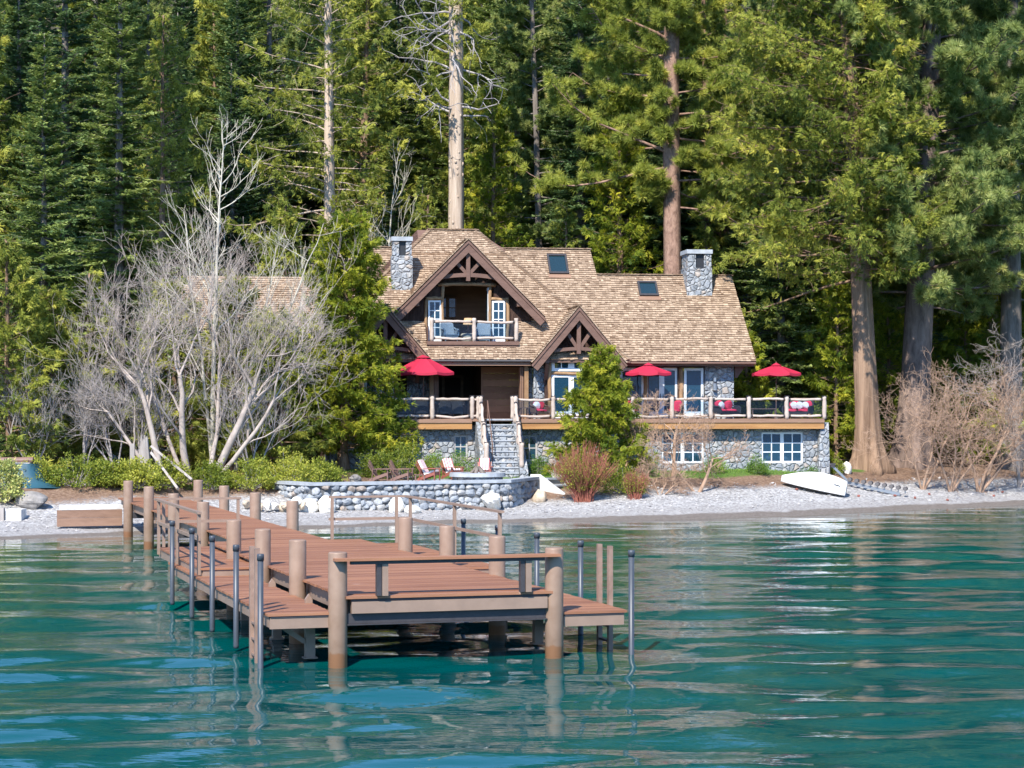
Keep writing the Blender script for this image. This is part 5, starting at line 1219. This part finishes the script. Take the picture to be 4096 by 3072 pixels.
dogwood('big red twigged dogwood fanning up beside the stone steps', 2335, 94.2, 3.5, 2.85, 280, 5); dogwood('small red twigged dogwood at the beach edge right of the green shrub', 2545, 94.4, 1.5, 1.4, 70, 6)
# grass tufts on the lawn
rg = np.random.default_rng(12); m = 9000
gx = rg.uniform(1, 19, m); gy = rg.uniform(95, 106, m); k_ = (tshore(gx, gy) > 8.2); gx, gy = gx[k_], gy[k_]
lx = rg.uniform(-9, 1.5, 2500); ly = rg.uniform(97.5, 101, 2500); gx = np.concatenate([gx, lx]); gy = np.concatenate([gy, ly])
P = np.stack([gx, gy, ground(gx, gy) - .01], 1); P = np.repeat(P, 3, 0) + rg.normal(0, .03, (len(P) * 3, 3)) * A([1, 1, 0])
mb = MB(); mb.kites(P, rg.normal(0, .35, P.shape) + A([0, 0, 1]), rg.normal(0, 1, P.shape), rg.uniform(.05, .12, len(P)), .022, rg.uniform(0, 1, len(P)))
kind(mb.obj('grass', M['grass']), 'stuff', 'short green grass on the strip of lawn before the house')

# ------------------------------------------------------------------ patio, fire pit, walls, rocks on the shore
def at_z(px, py, z):
    d = F * (H - z) / (py - HY); return np.array([(px - CX) / F * d, d, z])
ZP = 1.50
cor = [at_z(1026, 1919, 1.62), at_z(1237, 1931, 1.62), at_z(1640, 1925, 1.62), at_z(2045, 1919, 1.62), at_z(2174, 1905, 1.62)]
cor = [A([c[0], c[1]]) for c in cor]
pw_ = thing('patio_wall', 'long curved retaining wall of round grey stones with a flat grey cap round the fire pit patio', 'wall', (0, 0, 0))
mb = MB(); nrmls = []
for i in range(len(cor)):
    d0 = nrm(cor[min(i + 1, len(cor) - 1)] - cor[max(i - 1, 0)]); nrmls.append(A([-d0[1], d0[0]]))
def ribbon(off0, off1, z0, z1):
    m = MB()
    V = A([[(*(c + n * o), z) for o, z in ((off0, z0), (off0, z1), (off1, z1), (off1, z0))] for c, n in zip(cor, nrmls)])
    m.quadgrid(V, closed=True); m.f.append(A([[3, 2, 1, 0]])); k = (len(cor) - 1) * 4; m.f.append(A([[k, k + 1, k + 2, k + 3]])); return m
ribbon(0.16, 0.50, -0.3, 1.48).obj('mortar_core', M['mortar'], pw_)
m = MB(); rw = np.random.default_rng(8); seg = [np.linalg.norm(cor[i + 1] - cor[i]) for i in range(len(cor) - 1)]; cum = np.concatenate([[0], np.cumsum(seg)])
for row in range(6):                                   # round field stones bedded in the wall face
    u = rw.uniform(0, .15)
    while u < cum[-1]:
        wd = rw.uniform(.26, .52); i = min(int(np.searchsorted(cum, min(u + wd / 2, cum[-1] - .01)) - 1), len(cor) - 2); i = max(i, 0); f_ = (min(u + wd / 2, cum[-1]) - cum[i]) / seg[i]
        c = cor[i] + (cor[i + 1] - cor[i]) * f_; n_ = nrmls[i] * (1 - f_) + nrmls[i + 1] * f_; c = c + n_ * .19; z = -.04 + row * .275 + rw.normal(0, .045); hh = rw.uniform(.29, .40)
        k0 = m.n; m.rock((0, 0, 0), (wd * 1.12, .34, hh), int(rw.integers(1e6)), 9, .25, t=rw.uniform(0, 1)); th = atan2(-n_[0], n_[1]); q = m.v[-1]
        ro = rw.normal(0, .22); q = q @ A([[cos(ro), 0, sin(ro)], [0, 1, 0], [-sin(ro), 0, cos(ro)]]).T; m.v[-1] = np.stack([q[:, 0] * cos(th) - q[:, 1] * sin(th) + c[0], q[:, 0] * sin(th) + q[:, 1] * cos(th) + c[1], np.minimum(q[:, 2] + z, 1.475)], 1)
        u += wd * .93
m.obj('stone_face', M['rocks'], pw_); ribbon(0.0, 0.56, 1.483, 1.62).obj('cap_stones', M['cap'], pw_)
back = [(-10.5, 100.0), (-3.0, 100.6), (0.9, 100.0)]
poly = [tuple(c + n * .5) for c, n in zip(cor, nrmls)] + back[::-1]
m = MB(); m.prism([(x, y, 0.6) for x, y in poly], (0, 0, 0.86)); kind(m.obj('patio', M['cap']), 'structure')
fp = on(1910, 96.6); fpz = 1.46
o = thing('fire_pit', 'low round stone fire pit with a grey stone rim on the patio', 'fire pit', (fp[0], fp[1], fpz))
m = MB(); m.lathe([(1.18, 0), (1.18, .17)], 40); m.obj('stone_ring', M['stone_wall'], o)
m = MB(); m.lathe([(.78, .12), (.78, .36), (1.30, .36), (1.32, .19), (1.18, .172), (.80, .172)], 40, cap=False); m.obj('rim', M['cap'], o)
m = MB(); m.lathe([(.77, .1), (.77, .2)], 24); m.obj('ash_bed', M['black'], o)
for k, (a_, l_) in enumerate(((.3, .8), (1.9, .75), (3.1, .7), (4.4, .8), (5.5, .7))):
    lo = MB(); c = A([fp[0] + .02, fp[1], fpz])
    lo.tube([c + A([cos(a_) * .42, sin(a_) * .42, .2]), c + A([cos(a_) * .05, sin(a_) * .05, .62])], .085, 8)
    tag(lo.obj('firewood', M['bark_grey']), 'charred brown log leaning in the pile on the fire pit', 'log', 'logs on the fire pit')
def adirondack(name, label, p, rz, mat, cushion=False, z=ZP - .03, group='garden chairs round the fire pit'):
    """low slatted chair with a fan back, wide arms and sloping seat; it faces local -y"""
    o = thing(name, label, 'chair', (p[0], p[1], z), rz, group)
    m = MB()
    for k in range(5): y = -.28 + k * .12; zz = .38 - (y + .28) * .27; m.box((0, y, zz), (.52, .105, .025), t=k / 5)
    m.obj('seat', mat, o)
    m = MB()
    for k in range(7):
        x = (k - 3) * .088; top = .98 - abs(k - 3) ** 2 * .022
        bx = A([x * .85, .26, .22]); q = A([x * 1.12, .62, top]); m.beam(bx, q, .082, .022, up=(0, -1, .3))
    m.obj('backrest', mat, o)
    for s in (-1, 1):
        m = MB(); m.box((s * .36, -.02, .575), (.14, .78, .026)); m.obj('arm', mat, o)
        m = MB(); m.box((s * .31, -.33, .285), (.09, .04, .57)); m.obj('leg', mat, o)
        m = MB(); m.beam((s * .275, -.32, .36), (s * .275, .55, .05), .03, .13); m.beam((s * .31, .36, .565), (s * .30, .42, .1), .05, .03); m.obj('side_rail', mat, o)
    m = MB(); m.box((0, .40, .50), (.62, .03, .07)); m.box((0, -.31, .33), (.54, .022, .13)); m.obj('crosspiece', mat, o)
    if cushion:
        m = MB(); R = A([[1, 0, 0], [0, cos(-.27), -sin(-.27)], [0, sin(-.27), cos(-.27)]]); m.box((0, -.04, .405), (.50, .56, .085), R)
        b0, b1 = A([0, .21, .40]), A([0, .50, .96]); m.beam(b0, b1, .48, .10, up=(0, -1, .3)); m.obj('cushion', M['stripe'], o)
    return o
def pt(px, d): q = on(px, d); return q
adirondack('garden_chair', 'dark brown slatted garden chair, leftmost by the fire pit', pt(1530, 94.9), radians(78), M['brownpaint'])
adirondack('garden_chair', 'dark brown slatted garden chair next to the leftmost one, with a footrest', pt(1614, 94.9), radians(74), M['brownpaint'])
m = MB()
fo = thing('footrest', 'dark brown slatted footrest in front of the second brown chair', 'footrest', (pt(1680, 94.6)[0], 94.6, ZP - .03))
for k in range(4): m.box((-.2 + k * .13, 0, .33 - k * .01), (.115, .5, .025), t=k / 4)
m.obj('seat', M['brownpaint'], fo)
for s in (-1, 1):
    for e in (-1, 1): q = MB(); q.box((e * .2, s * .2, .15), (.05, .05, .32)); q.obj('leg', M['brownpaint'], fo)
adirondack('garden_chair', 'red brown garden chair seen from the side with a tied striped cushion', pt(1722, 95.6), radians(70), M['redbrown'], True)
adirondack('garden_chair', 'red brown garden chair with a striped cushion turned half to the lake', pt(1812, 97.9), radians(38), M['redbrown'], True)
adirondack('garden_chair', 'red brown garden chair with a red and white cushion facing the lake by the stairs', pt(1936, 98.3), radians(-2), M['redbrown'], True)
def boulder(label, px, py, d, size, seed, mat='boulder', group='boulders along the patio wall', cat='boulder', name='boulder'):
    c = at(px, py, d) if d else gp(px, py) + A([0, 0, size[2] * .3]); m = MB(); m.rock((0, 0, 0), size, seed, 16, .25); o = m.obj(name, M[mat], smooth=False); o.location = (c[0], c[1], c[2]); o.rotation_euler = (0, 0, seed)
    return tag(o, label, cat, group)
boulder('white boulder at the left foot of the patio wall', 1236, 2030, 88.9, (.85, .8, .85), 1)
boulder('rounded white boulder, second from the left at the patio wall', 1308, 2024, 88.9, (.85, .8, .95), 2)
boulder('tall upright white boulder against the middle of the patio wall', 1584, 2022, 90.0, (.70, .6, .88), 3)
boulder('low white boulder just right of the upright one', 1652, 2040, 90.0, (.85, .7, .5), 4)
boulder('broad white boulder below the fire pit, largest of all', 1968, 2008, 92.2, (1.72, 1.0, .85), 5)
boulder('pointed tan boulder at the right corner of the patio wall', 2158, 1990, 94.8, (.66, .6, .88), 6, 'rock_tan')
boulder('pale tan rock on the grass right of the patio', 2220, 1925, 99, (.62, .5, .42), 7, 'rock_tan')
boulder('grey rock half hidden left of the brown chairs', 1420, 1920, 95, (.75, .6, .5), 8, 'rock_grey')
boulder('large shaded grey rock below the green tarp', 130, 2005, 84.5, (1.5, 1.1, .85), 9, 'rock_grey')
boulder('white rock beside the flared tan trunk', 3388, 1893, 0, (.5, .5, .75), 10)
rr_ = np.random.default_rng(4)
for k in range(9):
    px = 1070 + 145 * rr_.uniform(0, 1) * (1 if k < 5 else -.8) + (0 if k < 5 else 20)
    boulder('small pale stone in the heap at the left end of the patio wall', px, rr_.uniform(2000, 2040), 87.9 + rr_.uniform(-.3, .5), tuple(rr_.uniform(.3, .55, 3)), 20 + k, 'boulder' if k % 2 else 'rock_tan', 'stones heaped at the wall end', 'stone', 'stone')
# stone steps down to the beach
o = thing('beach_steps', 'grey stone steps with white side slabs leading down to the gravel beach', 'steps', (0, 0, 0))
s0 = on(2190, 98.3); ang = radians(-38); cu, su = cos(ang), sin(ang)
def stp(x, y, z): return (s0[0] + x * cu - y * su, 97.9 + x * su + y * cu, z)
for k in range(4):                                     # the steps come down towards the right
    z = 1.52 - .30 * k; x0 = .46 * k; m = MB(); m.prism([stp(x0 - .3, -.62, .1), stp(x0 + .44, -.62, .1), stp(x0 + .44, .62, .1), stp(x0 - .3, .62, .1)], (0, 0, z - .16)); m.obj('riser', M['rock_grey'], o)
    m = MB(); m.prism([stp(x0 - .3, -.66, z - .058), stp(x0 + .50, -.66, z - .058), stp(x0 + .50, .66, z - .058), stp(x0 - .3, .66, z - .058)], (0, 0, .07)); m.obj('step', M['cap'], o)
for y0 in (-.95, .70):
    m = MB(); m.prism([stp(-.3, y0, 1.72), stp(.1, y0, 1.72), stp(2.3, y0, .42), stp(1.9, y0, .2), stp(-.3, y0, .9)], A(stp(0, .26, 0)) - A(stp(0, 0, 0))); m.obj('side_slab', M['concrete'], o)
# low shore wall behind the pier, concrete pad, timber wall on the left
o = thing('shore_wall', 'low wall of white stones with a concrete top behind the pier end', 'wall', (0, 0, 0))
a_, b_ = at_z(640, 1966, 1.15), at_z(1040, 1958, 1.15)
m = MB(); m.beam((a_[0], a_[1], 1.10), (b_[0], b_[1], 1.10), .8, .10); m.obj('concrete_top', M['concrete'], o)
m = MB(); m.beam((a_[0], a_[1] + .15, .62), (b_[0], b_[1] + .15, .62), .7, .85); m.obj('stone_face', M['stone_wall'], o)
m = MB(); q = [at_z(470, 2000, .95), at_z(640, 1990, .95), at_z(560, 1975, .95), at_z(110, 1995, .95), at_z(100, 2008, .95)]
m.prism([(p[0], p[1], .2) for p in q], (0, 0, .78)); kind(m.obj('concrete_path', M['concrete']), 'structure')
o = thing('timber_wall', 'low wall of two brown timbers with a broken concrete cap left of the pier', 'wall', (0, 0, 0))
a_, b_ = at_z(228, 2040, .9), at_z(488, 2036, .9)
for k, z in enumerate((.74, .42)): m = MB(); m.beam((a_[0], a_[1], z), (b_[0], b_[1], z), .14, .30 if k == 0 else .32, t=.3 + .4 * k); m.obj('timber', M['trim'], o)
m = MB(); m.beam((a_[0] + .05, a_[1] + .35, .98), (b_[0] - .1, b_[1] + .35, .98), .8, .17); m.obj('concrete_cap', M['concrete'], o)
m = MB(); c = at_z(165, 2045, .5); m.prism([(c[0] - .7, c[1] - .9, .0), (c[0] + .75, c[1] - .6, .0), (c[0] + .7, c[1] + 1.1, .0), (c[0] - .45, c[1] + 1.1, .0)], (0, 0, .55)); m.v[0][4:, 2] += A([-.25, -.12, .32, .3]); tag(m.obj('boat_ramp_slab', M['concrete']), 'sloping broken concrete ramp slab at the left beach', 'ramp')
c = at_z(52, 2075, .45); o = thing('concrete_block', 'weathered grey concrete block with a wooden post at the left beach edge', 'block', (c[0], c[1] + .2, 0))
m = MB(); m.bb(-.28, .36, -.35, .55, .05, .82); m.obj('block', M['concrete'], o); m = MB(); m.bb(-.55, -.30, -.5, -.25, 0, .9); m.obj('post', M['oldwood'], o)
# tarp covered stack
c = on(60, 88.3); o = thing('tarp_cover', 'dark teal tarp draped over a stack with a brown roll on top', 'tarp', (c[0], c[1], c[2] - .1))
t = np.linspace(0, 1, 12); V = []
for i, z in enumerate((1.02, .98, .8, .55, .28, .08, .0)):
    fl = (0, .03, .10, .22, .42, .85, 1.35)[i]; ring = []
    for k in range(28):
        a2 = 2 * pi * k / 28; ex = np.sign(cos(a2)) * abs(cos(a2)) ** .6 * 1.05; ey = np.sign(sin(a2)) * abs(sin(a2)) ** .6 * .8
        f2 = 1 + fl * (.5 + .5 * max(0, cos(a2 + .3))) * .9 + .03 * sin(a2 * 6 + i); ring.append((ex * f2, ey * f2, z + .02 * sin(a2 * 5)))
    V.append(ring)
m = MB(); m.quadgrid(A(V), closed=True); m.f.append(A([list(range(28))])); m.obj('tarp', M['tarp'], o, smooth=True)
m = MB(); m.tube([(-1.1, -.3, 1.14), (.85, -.3, 1.16)], .13, 12); m.obj('roll', M['brownpaint'], o); m = MB(); m.bb(-1.0, .8, -.75, -.1, 1.02, 1.055); m.obj('board', M['greyframe'], o)
# weathered stump and planks
c = on(578, 90.2); o = thing('tree_stump', 'tall weathered grey stump with a ragged top behind the shore shrubs', 'stump', tuple(c))
V = []
for i, z in enumerate((0, .5, 1.0, 1.5, 1.8)):
    V.append([((.40 - .13 * i / 4 * 2) * cos(2 * pi * k / 20) * (1 + .12 * sin(k * 2.5)), (.36 - .12 * i / 4 * 2) * sin(2 * pi * k / 20), z + (i == 4) * .5 * abs(sin(k * 1.7)) * (.4 + .6 * (k % 7) / 7)) for k in range(20)])
m = MB(); m.quadgrid(A(V), closed=True); m.obj('trunk', M['oldwood'], o, smooth=False); m = MB(); m.bb(-.62, -.42, -.1, .1, 0, 1.75); m.obj('side_post', M['oldwood'], o)
o = thing('plank_rail', 'two weathered grey planks slanting down from the stump to the ground', 'railing', (0, 0, 0))
for (p0, p1) in ((at(605, 1785, 90.0), at(768, 1918, 89.4)), (at(606, 1812, 89.8), at(712, 1955, 88.6))): m = MB(); m.beam(p0, p1, .10, .17, up=(0, -1, .2)); m.obj('plank', M['oldwood'], o)
# ------------------------------------------------------------------ dinghy, ramp with rollers, pine cones
bow, stern = gp(3122, 1938), gp(3384, 1986)
stern = bow + (stern - bow) * 1.0; L_ = np.hypot(*(stern - bow)[:2]); rz = atan2((stern - bow)[1], (stern - bow)[0])
o = thing('dinghy', 'white dinghy lying upside down on the gravel beach', 'boat', tuple(bow + A([0, 0, .02])), rz); o.rotation_euler = (0, -atan2(stern[2] - bow[2], L_), rz)
V = []; n = 22
for i in range(n):
    s = i / (n - 1); half = .66 * (1 - (1 - s) ** 2.6) ** .6 * (1 - .12 * max(0, s - .6) / .4) + .01; keel = .30 + .60 * sin(pi * (.07 + .70 * s)); rim = .05 + .10 * (1 - s) ** 2
    ring = []
    for k in range(17):
        a2 = -1 + 2 * k / 16; w_ = half * np.sign(a2) * (1 - (1 - abs(a2)) ** 2.2); zz = rim + (keel - rim) * (1 - abs(a2) ** 2.6); ring.append((s * L_, w_, zz))
    V.append(ring)
m = MB(); m.quadgrid(A(V)); m.f.append(A([[(n - 1) * 17 + k for k in range(17)]])); m.obj('hull', M['hull'], o, smooth=False)
for ob in o.children:
    for p in ob.data.polygons: p.use_smooth = len(p.vertices) == 4
rl = A([V[i][0] for i in range(n)]); rr2 = A([V[i][16] for i in range(n)])
m = MB(); m.tube(rl + A([0, -.01, 0]), .028, 6); m.tube(rr2 + A([0, .01, 0]), .028, 6); m.obj('rub_rail', M['greyframe'], o)
m = MB(); m.bb(L_ + .002, L_ + .03, -.13, .13, .14, .50); m.obj('motor_pad', M['black'], o)
m = MB(); m.beam(A(V[17][2]) + A([0, -.012, .0]), A(V[19][2]) + A([0, -.012, 0]), .01, .06); m.obj('badge', M['black'], o)
r0, r1 = gp(3392, 1945), gp(3600, 1986); rz = atan2((r1 - r0)[1], (r1 - r0)[0]); L_ = np.hypot(*(r1 - r0)[:2])
o = thing('boat_ramp', 'grey steel boat launching rail with black rubber rollers beside the white dinghy', 'ramp', tuple(r0), rz); dz = (r1 - r0)[2]
m = MB(); m.beam((0, 0, .18), (L_, 0, dz + .10), .09, .15); m.obj('rail', M['steel'], o)
for k in range(9):
    s = (k + .3) / 9; x = s * (L_ + .5); z = dz * s + .32
    m = MB()
    for e in (-1, 1): m.tube([(x, e * .05, z), (x, e * .16, z + .03)], [.085, .105], 12)
    m.obj('roller', M['darksteel'], o); m = MB(); m.bb(x - .02, x + .02, -.03, .03, z - .2, z + .01); m.obj('bracket', M['steel'], o)
p1 = gp(3398, 1936); p0 = at(3330, 1864, p1[1])
o = thing('winch_post', 'slanting grey steel winch post at the head of the boat ramp', 'winch', tuple(p1)); q = p0 - p1
m = MB(); m.beam((0, 0, .05), q, .11, .11); m.obj('post', M['steel'], o); m = MB(); m.bb(q[0] - .10, q[0] + .1, q[1] - .1, q[1] + .1, q[2] - .06, q[2] + .14); m.tube([(q[0] - .14, q[1], q[2] + .06), (q[0] + .14, q[1], q[2] + .06)], .08, 10); m.obj('winch', M['darksteel'], o)
for k, (px, py) in enumerate(((3187, 1961), (3434, 1988), (3580, 1986), (3717, 1980), (3790, 2004), (3975, 1987), (4010, 1972), (3660, 1995))):
    c = gp(px, py); m = MB(); m.rock((0, 0, .05), (.16, .16, .12), 60 + k, 7, .5); cn = m.obj('pine_cone', M['redbrown']); cn.location = tuple(c); tag(cn, 'small brown pine cone lying on the pale gravel', 'pine cone', 'pine cones on the beach')
rp = np.random.default_rng(31); m = MB(); n_ = 1500; x = rp.uniform(-24, 26, n_); t_ = rp.uniform(1.6, 7.2, n_); y = shore(x) + t_ / .9; sz = rp.uniform(.02, .055, n_) * rp.choice([1, 1, 1.7], n_)
oc = A([[1, 0, 0], [0, 1, 0], [-1, 0, 0], [0, -1, 0], [0, 0, .6], [0, 0, -.6]]); of = A([[0, 1, 4], [1, 2, 4], [2, 3, 4], [3, 0, 4], [1, 0, 5], [2, 1, 5], [3, 2, 5], [0, 3, 5]])
V = A([x, y, ground(x, y) + .015]).T[:, None] + (oc[None] + rp.normal(0, .2, (n_, 6, 3))) * sz[:, None, None]
m.add(V.reshape(-1, 3), (of[None] + (np.arange(n_) * 6)[:, None, None]).reshape(-1, 3), np.repeat(rp.uniform(0, 1, n_), 6)); kind(m.obj('pebbles', M['pebble']), 'stuff', 'loose grey pebbles scattered over the gravel beach')
# board fence and neighbour's ground behind on the right
o = thing('board_fence', 'brown vertical board fence between the trunks right of the house', 'fence', (0, 0, 0)); m = MB(); a_, b_ = on(3300, 121), on(4090, 122)
for k in range(70): s = k / 70; p = a_ + (b_ - a_) * s; hh = 1.75 + rr_.uniform(-.03, .03); m.bb(p[0], p[0] + .155, p[1], p[1] + .03, a_[2] - .3, a_[2] + hh, rr_.uniform(0, 1))
m.obj('boards', M['honey'], o); m = MB(); m.beam(a_ + A([0, .08, 1.4]), b_ + A([0, .08, 1.4]), .06, .1); m.beam(a_ + A([0, .08, .4]), b_ + A([0, .08, .4]), .06, .1); m.obj('rail', M['timber'], o)
# ------------------------------------------------------------------ umbrellas and furniture on the deck
def umbrella(label, a_, b_, ztop, R, drop, seed):
    z0 = 4.30; w_ = hw(a_, b_, z0); o = thing('parasol', label, 'parasol', tuple(w_), HA, 'red parasols on the deck'); h_ = ztop - z0
    n = 8; m = MB(); V = []; sub = 6
    for i in range(8):
        s = .14 + .86 * i / 7; ring = []
        for k in range(n * sub):
            a2 = 2 * pi * k / (n * sub) + seed; f_ = (k % sub) / sub; chord = cos(pi / n) / cos((f_ - .5) * 2 * pi / n); sag = (1 - (2 * f_ - 1) ** 2) * .05 * s
            ring.append((R * s * chord * cos(a2), R * s * chord * sin(a2), h_ - .10 - drop * s ** 1.12 - sag))
        V.append(ring)
    V.append([(x * 1.0, y * 1.0, z - .13) for x, y, z in V[-1]]); m.quadgrid(A(V), closed=True); c = m.obj('canopy', M['red'], o, smooth=False)
    m = MB(); V2 = [[(R * .02 * cos(2 * pi * k / 16), R * .02 * sin(2 * pi * k / 16), h_) for k in range(16)], [(R * .22 * cos(2 * pi * k / 16), R * .22 * sin(2 * pi * k / 16), h_ - .10 - drop * .1) for k in range(16)]]; m.quadgrid(A(V2), closed=True); m.obj('vent', M['red'], c)
    m = MB(); m.tube([(0, 0, 0), (0, 0, h_ + .06)], .03, 10); m.obj('pole', M['timber'], o)
    for k in range(n):
        a2 = 2 * pi * k / n + seed; m = MB(); m.beam((0, 0, h_ - .16), (R * .98 * cos(a2), R * .98 * sin(a2), h_ - .16 - drop * .98), .02, .025); m.obj('rib', M['timber'], o)
    m = MB(); m.lathe([(.28, 0), (.26, .06), (.06, .09), (.05, .3)], 16); m.obj('base', M['black'], o); return o
umbrella('large red parasol on the left part of the deck in front of the dining opening', -4.25, 1.6, 7.52, 1.62, .80, .35)
umbrella('red parasol beside the small bushy cedar in front of the glazed doors', 7.2, 2.0, 7.14, 1.25, .40, .2)
umbrella('red parasol with tree shade on it at the right end of the deck', 13.98, 2.6, 7.16, 1.30, .42, .3)
def armchair(name, label, a_, b_, rz, wd=.75, mat='wicker', cush='cushion', pillow=0, z0=4.30, cat='chair', group=None, hback=.95):
    """woven armchair or sofa facing local -y"""
    o = thing(name, label, cat, tuple(hw(a_, b_, z0)), HA + rz, group); m = MB(); m.box((0, 0, .30), (wd, .62, .12)); m.box((0, -.30, .2), (wd - .08, .02, .26)); m.obj('seat', M[mat], o)
    m = MB(); V = []
    for i in range(7):
        t2 = i / 6; zz = .28 + (hback - .28) * t2; y = .28 + .14 * t2
        V.append([(wd / 2 * x * (1 - .08 * t2 ** 3), y + .05 * (1 - x * x), zz + .07 * (1 - x * x) * t2) for x in np.linspace(-1, 1, 11)])
    m.quadgrid(A(V)); m.quadgrid(A(V) + A([0, .045, 0])); m.obj('backrest', M[mat], o)
    for s in (-1, 1):
        m = MB(); pts = [(s * wd / 2, .32, .72), (s * wd / 2 * 1.06, .1, .63), (s * wd / 2 * 1.08, -.2, .62), (s * wd / 2 * 1.04, -.33, .56), (s * wd / 2, -.33, .3)]; m.tube(pts, .04, 8); m.box((s * wd / 2 * 1.01, -.02, .45), (.03, .56, .28)); m.obj('arm', M[mat], o)
        for y in (-.27, .27): m = MB(); m.box((s * (wd / 2 - .05), y, .13), (.05, .05, .26)); m.obj('leg', M[mat], o)
    if cush:
        m = MB(); ns = max(1, int(round(wd / .7)))
        for k in range(ns):
            x = (k + .5) / ns * wd - wd / 2; m.rock((x, -.04, .42), (wd / ns * .98, .66, .19), 3, 10, .0); 
        m.obj('seat_cushion', M[cush], o); m = MB()
        for k in range(ns): x = (k + .5) / ns * wd - wd / 2; m.rock((x, .22, .70), (wd / ns * .96, .2, .56), 4, 10, .0)
        m.obj('back_cushion', M[cush], o)
    for k in range(pillow):
        m = MB(); m.rock((-wd * .2 + k * .32, .06, .66), (.42, .16, .42), 7 + k, 10, .0); m.obj('pillow', M['pillow'], o)
    return o
for k, (a_, rz) in enumerate(((-5.35, pi), (-4.4, pi), (-3.25, pi), (-2.55, pi * .9))):
    armchair('dining_chair', ('dark woven dining chair with red cushion under the large parasol, leftmost behind the railing glass', 'dark woven dining chair with red cushion just left of the large parasol pole', 'dark woven dining chair with red cushion right of the first railing post', 'dark woven dining chair with red cushion nearest the stairs')[k], a_, 1.0, rz, .58, hback=.9, group='woven chairs at the deck dining table')
def table(name, label, a_, b_, sx, sy, h_, mat='timber', z0=4.30, group=None):
    o = thing(name, label, 'table', tuple(hw(a_, b_, z0)), HA, group); m = MB(); m.box((0, 0, h_), (sx, sy, .05)); m.obj('tabletop', M[mat], o)
    for x in (-1, 1):
        for y in (-1, 1): m = MB(); m.box((x * (sx / 2 - .07), y * (sy / 2 - .07), h_ / 2 - .013), (.06, .06, h_ - .03)); m.obj('leg', M[mat], o)
    return o
table('dining_table', 'long dark dining table under the large red parasol', -4.0, 2.1, 2.6, .9, .74)
armchair('lounge_chair', 'wooden lounge chair with red cushion and a white pillow right of the stairs', 1.55, 1.2, 0.3, .75, 'timber', 'cushion', 1)
table('side_table', 'small dark side table beside the lounge chair with the white pillow', .75, 1.3, .5, .5, .55)
armchair('lounge_chair', 'red cushioned chair behind the crooked bare shrub', 8.45, 1.3, -.4, .7, 'wicker')
armchair('lounge_chair', 'red cushioned chair half hidden by the small bushy cedar', 6.2, 1.3, .3, .7, 'wicker')
armchair('wicker_sofa', 'dark wicker sofa with red cushions in front of the stone end wall', 11.2, 1.9, .55, 1.35, 'wicker', 'cushion', 1, cat='sofa')
table('coffee_table', 'dark low coffee table between the wicker sofas', 13.0, 1.6, 1.3, .8, .5)
armchair('wicker_sofa', 'dark wicker sofa with red cushions and striped pillows at the right deck end', 14.9, 1.7, -.7, 1.4, 'wicker', 'cushion', 3, cat='sofa')
for k, (a_, rz) in enumerate(((-2.78, .25), (-1.05, -.15))):
    armchair('balcony_chair', ('grey woven armchair on the balcony left of the middle post', 'grey woven armchair on the balcony right of the middle post')[k], a_, 3.3, rz, .72, 'wicker_grey', None, z0=8.2, group='woven chairs on the balcony')
o = thing('ottoman', 'round pale yellow ottoman on the balcony behind the middle post', 'ottoman', tuple(hw(-1.85, 3.55, 8.17))); m = MB(); m.lathe([(.3, 0), (.36, .12), (.36, .38), (.28, .46)], 20); m.obj('seat', M['rock_tan'], o, smooth=False)
o = thing('table_lamp', 'lit table lamp with a cream shade inside the upper room', 'lamp', tuple(hw(-1.55, 6.2, 8.17)))
m = MB(); m.lathe([(.1, .7), (.05, .75), (.04, 1.05)], 10); m.bb(-.3, .3, -.25, .25, 0, .7); m.obj('stand', M['timber'], o); m = MB(); m.lathe([(.26, 1.02), (.19, 1.36)], 18); m.obj('lamp_shade', M['lamp'], o)
table('indoor_table', 'long wooden table inside the open dining room', -2.2, 5.6, 2.6, 1.0, .76, 'plank', 4.17)
for k in range(5): armchair('indoor_chair', 'wooden chair at the table inside the dining room', -3.2 + .55 * k, 4.85, pi, .45, 'plank', None, z0=4.17, group='chairs at the indoor table', hback=1.0)
# far shore of the lake, behind the camera: added unseen for the windows and glass panels to mirror
m = MB(); r_ = np.random.default_rng(2); xs2 = np.linspace(-2500, 2500, 160); V = []
ht = 150 + 70 * np.sin(xs2 / 310) + 45 * np.sin(xs2 / 130 + 1) + r_.normal(0, 6, 160)
for y, k in ((-1480, 0), (-1700, .45), (-2100, 1.0), (-2800, .6)): V.append(np.stack([xs2, np.full(160, y), ht * k - .5], 1))
m.quadgrid(A(V)); M['farhill'] = flat_mat('hazy_far_forest', (0.035, 0.075, 0.13), 0.95, .3, .01); kind(m.obj('unseen_mountains', M['farhill'], smooth=True), 'structure')  # distance haze is put into the forest colour as dark blue
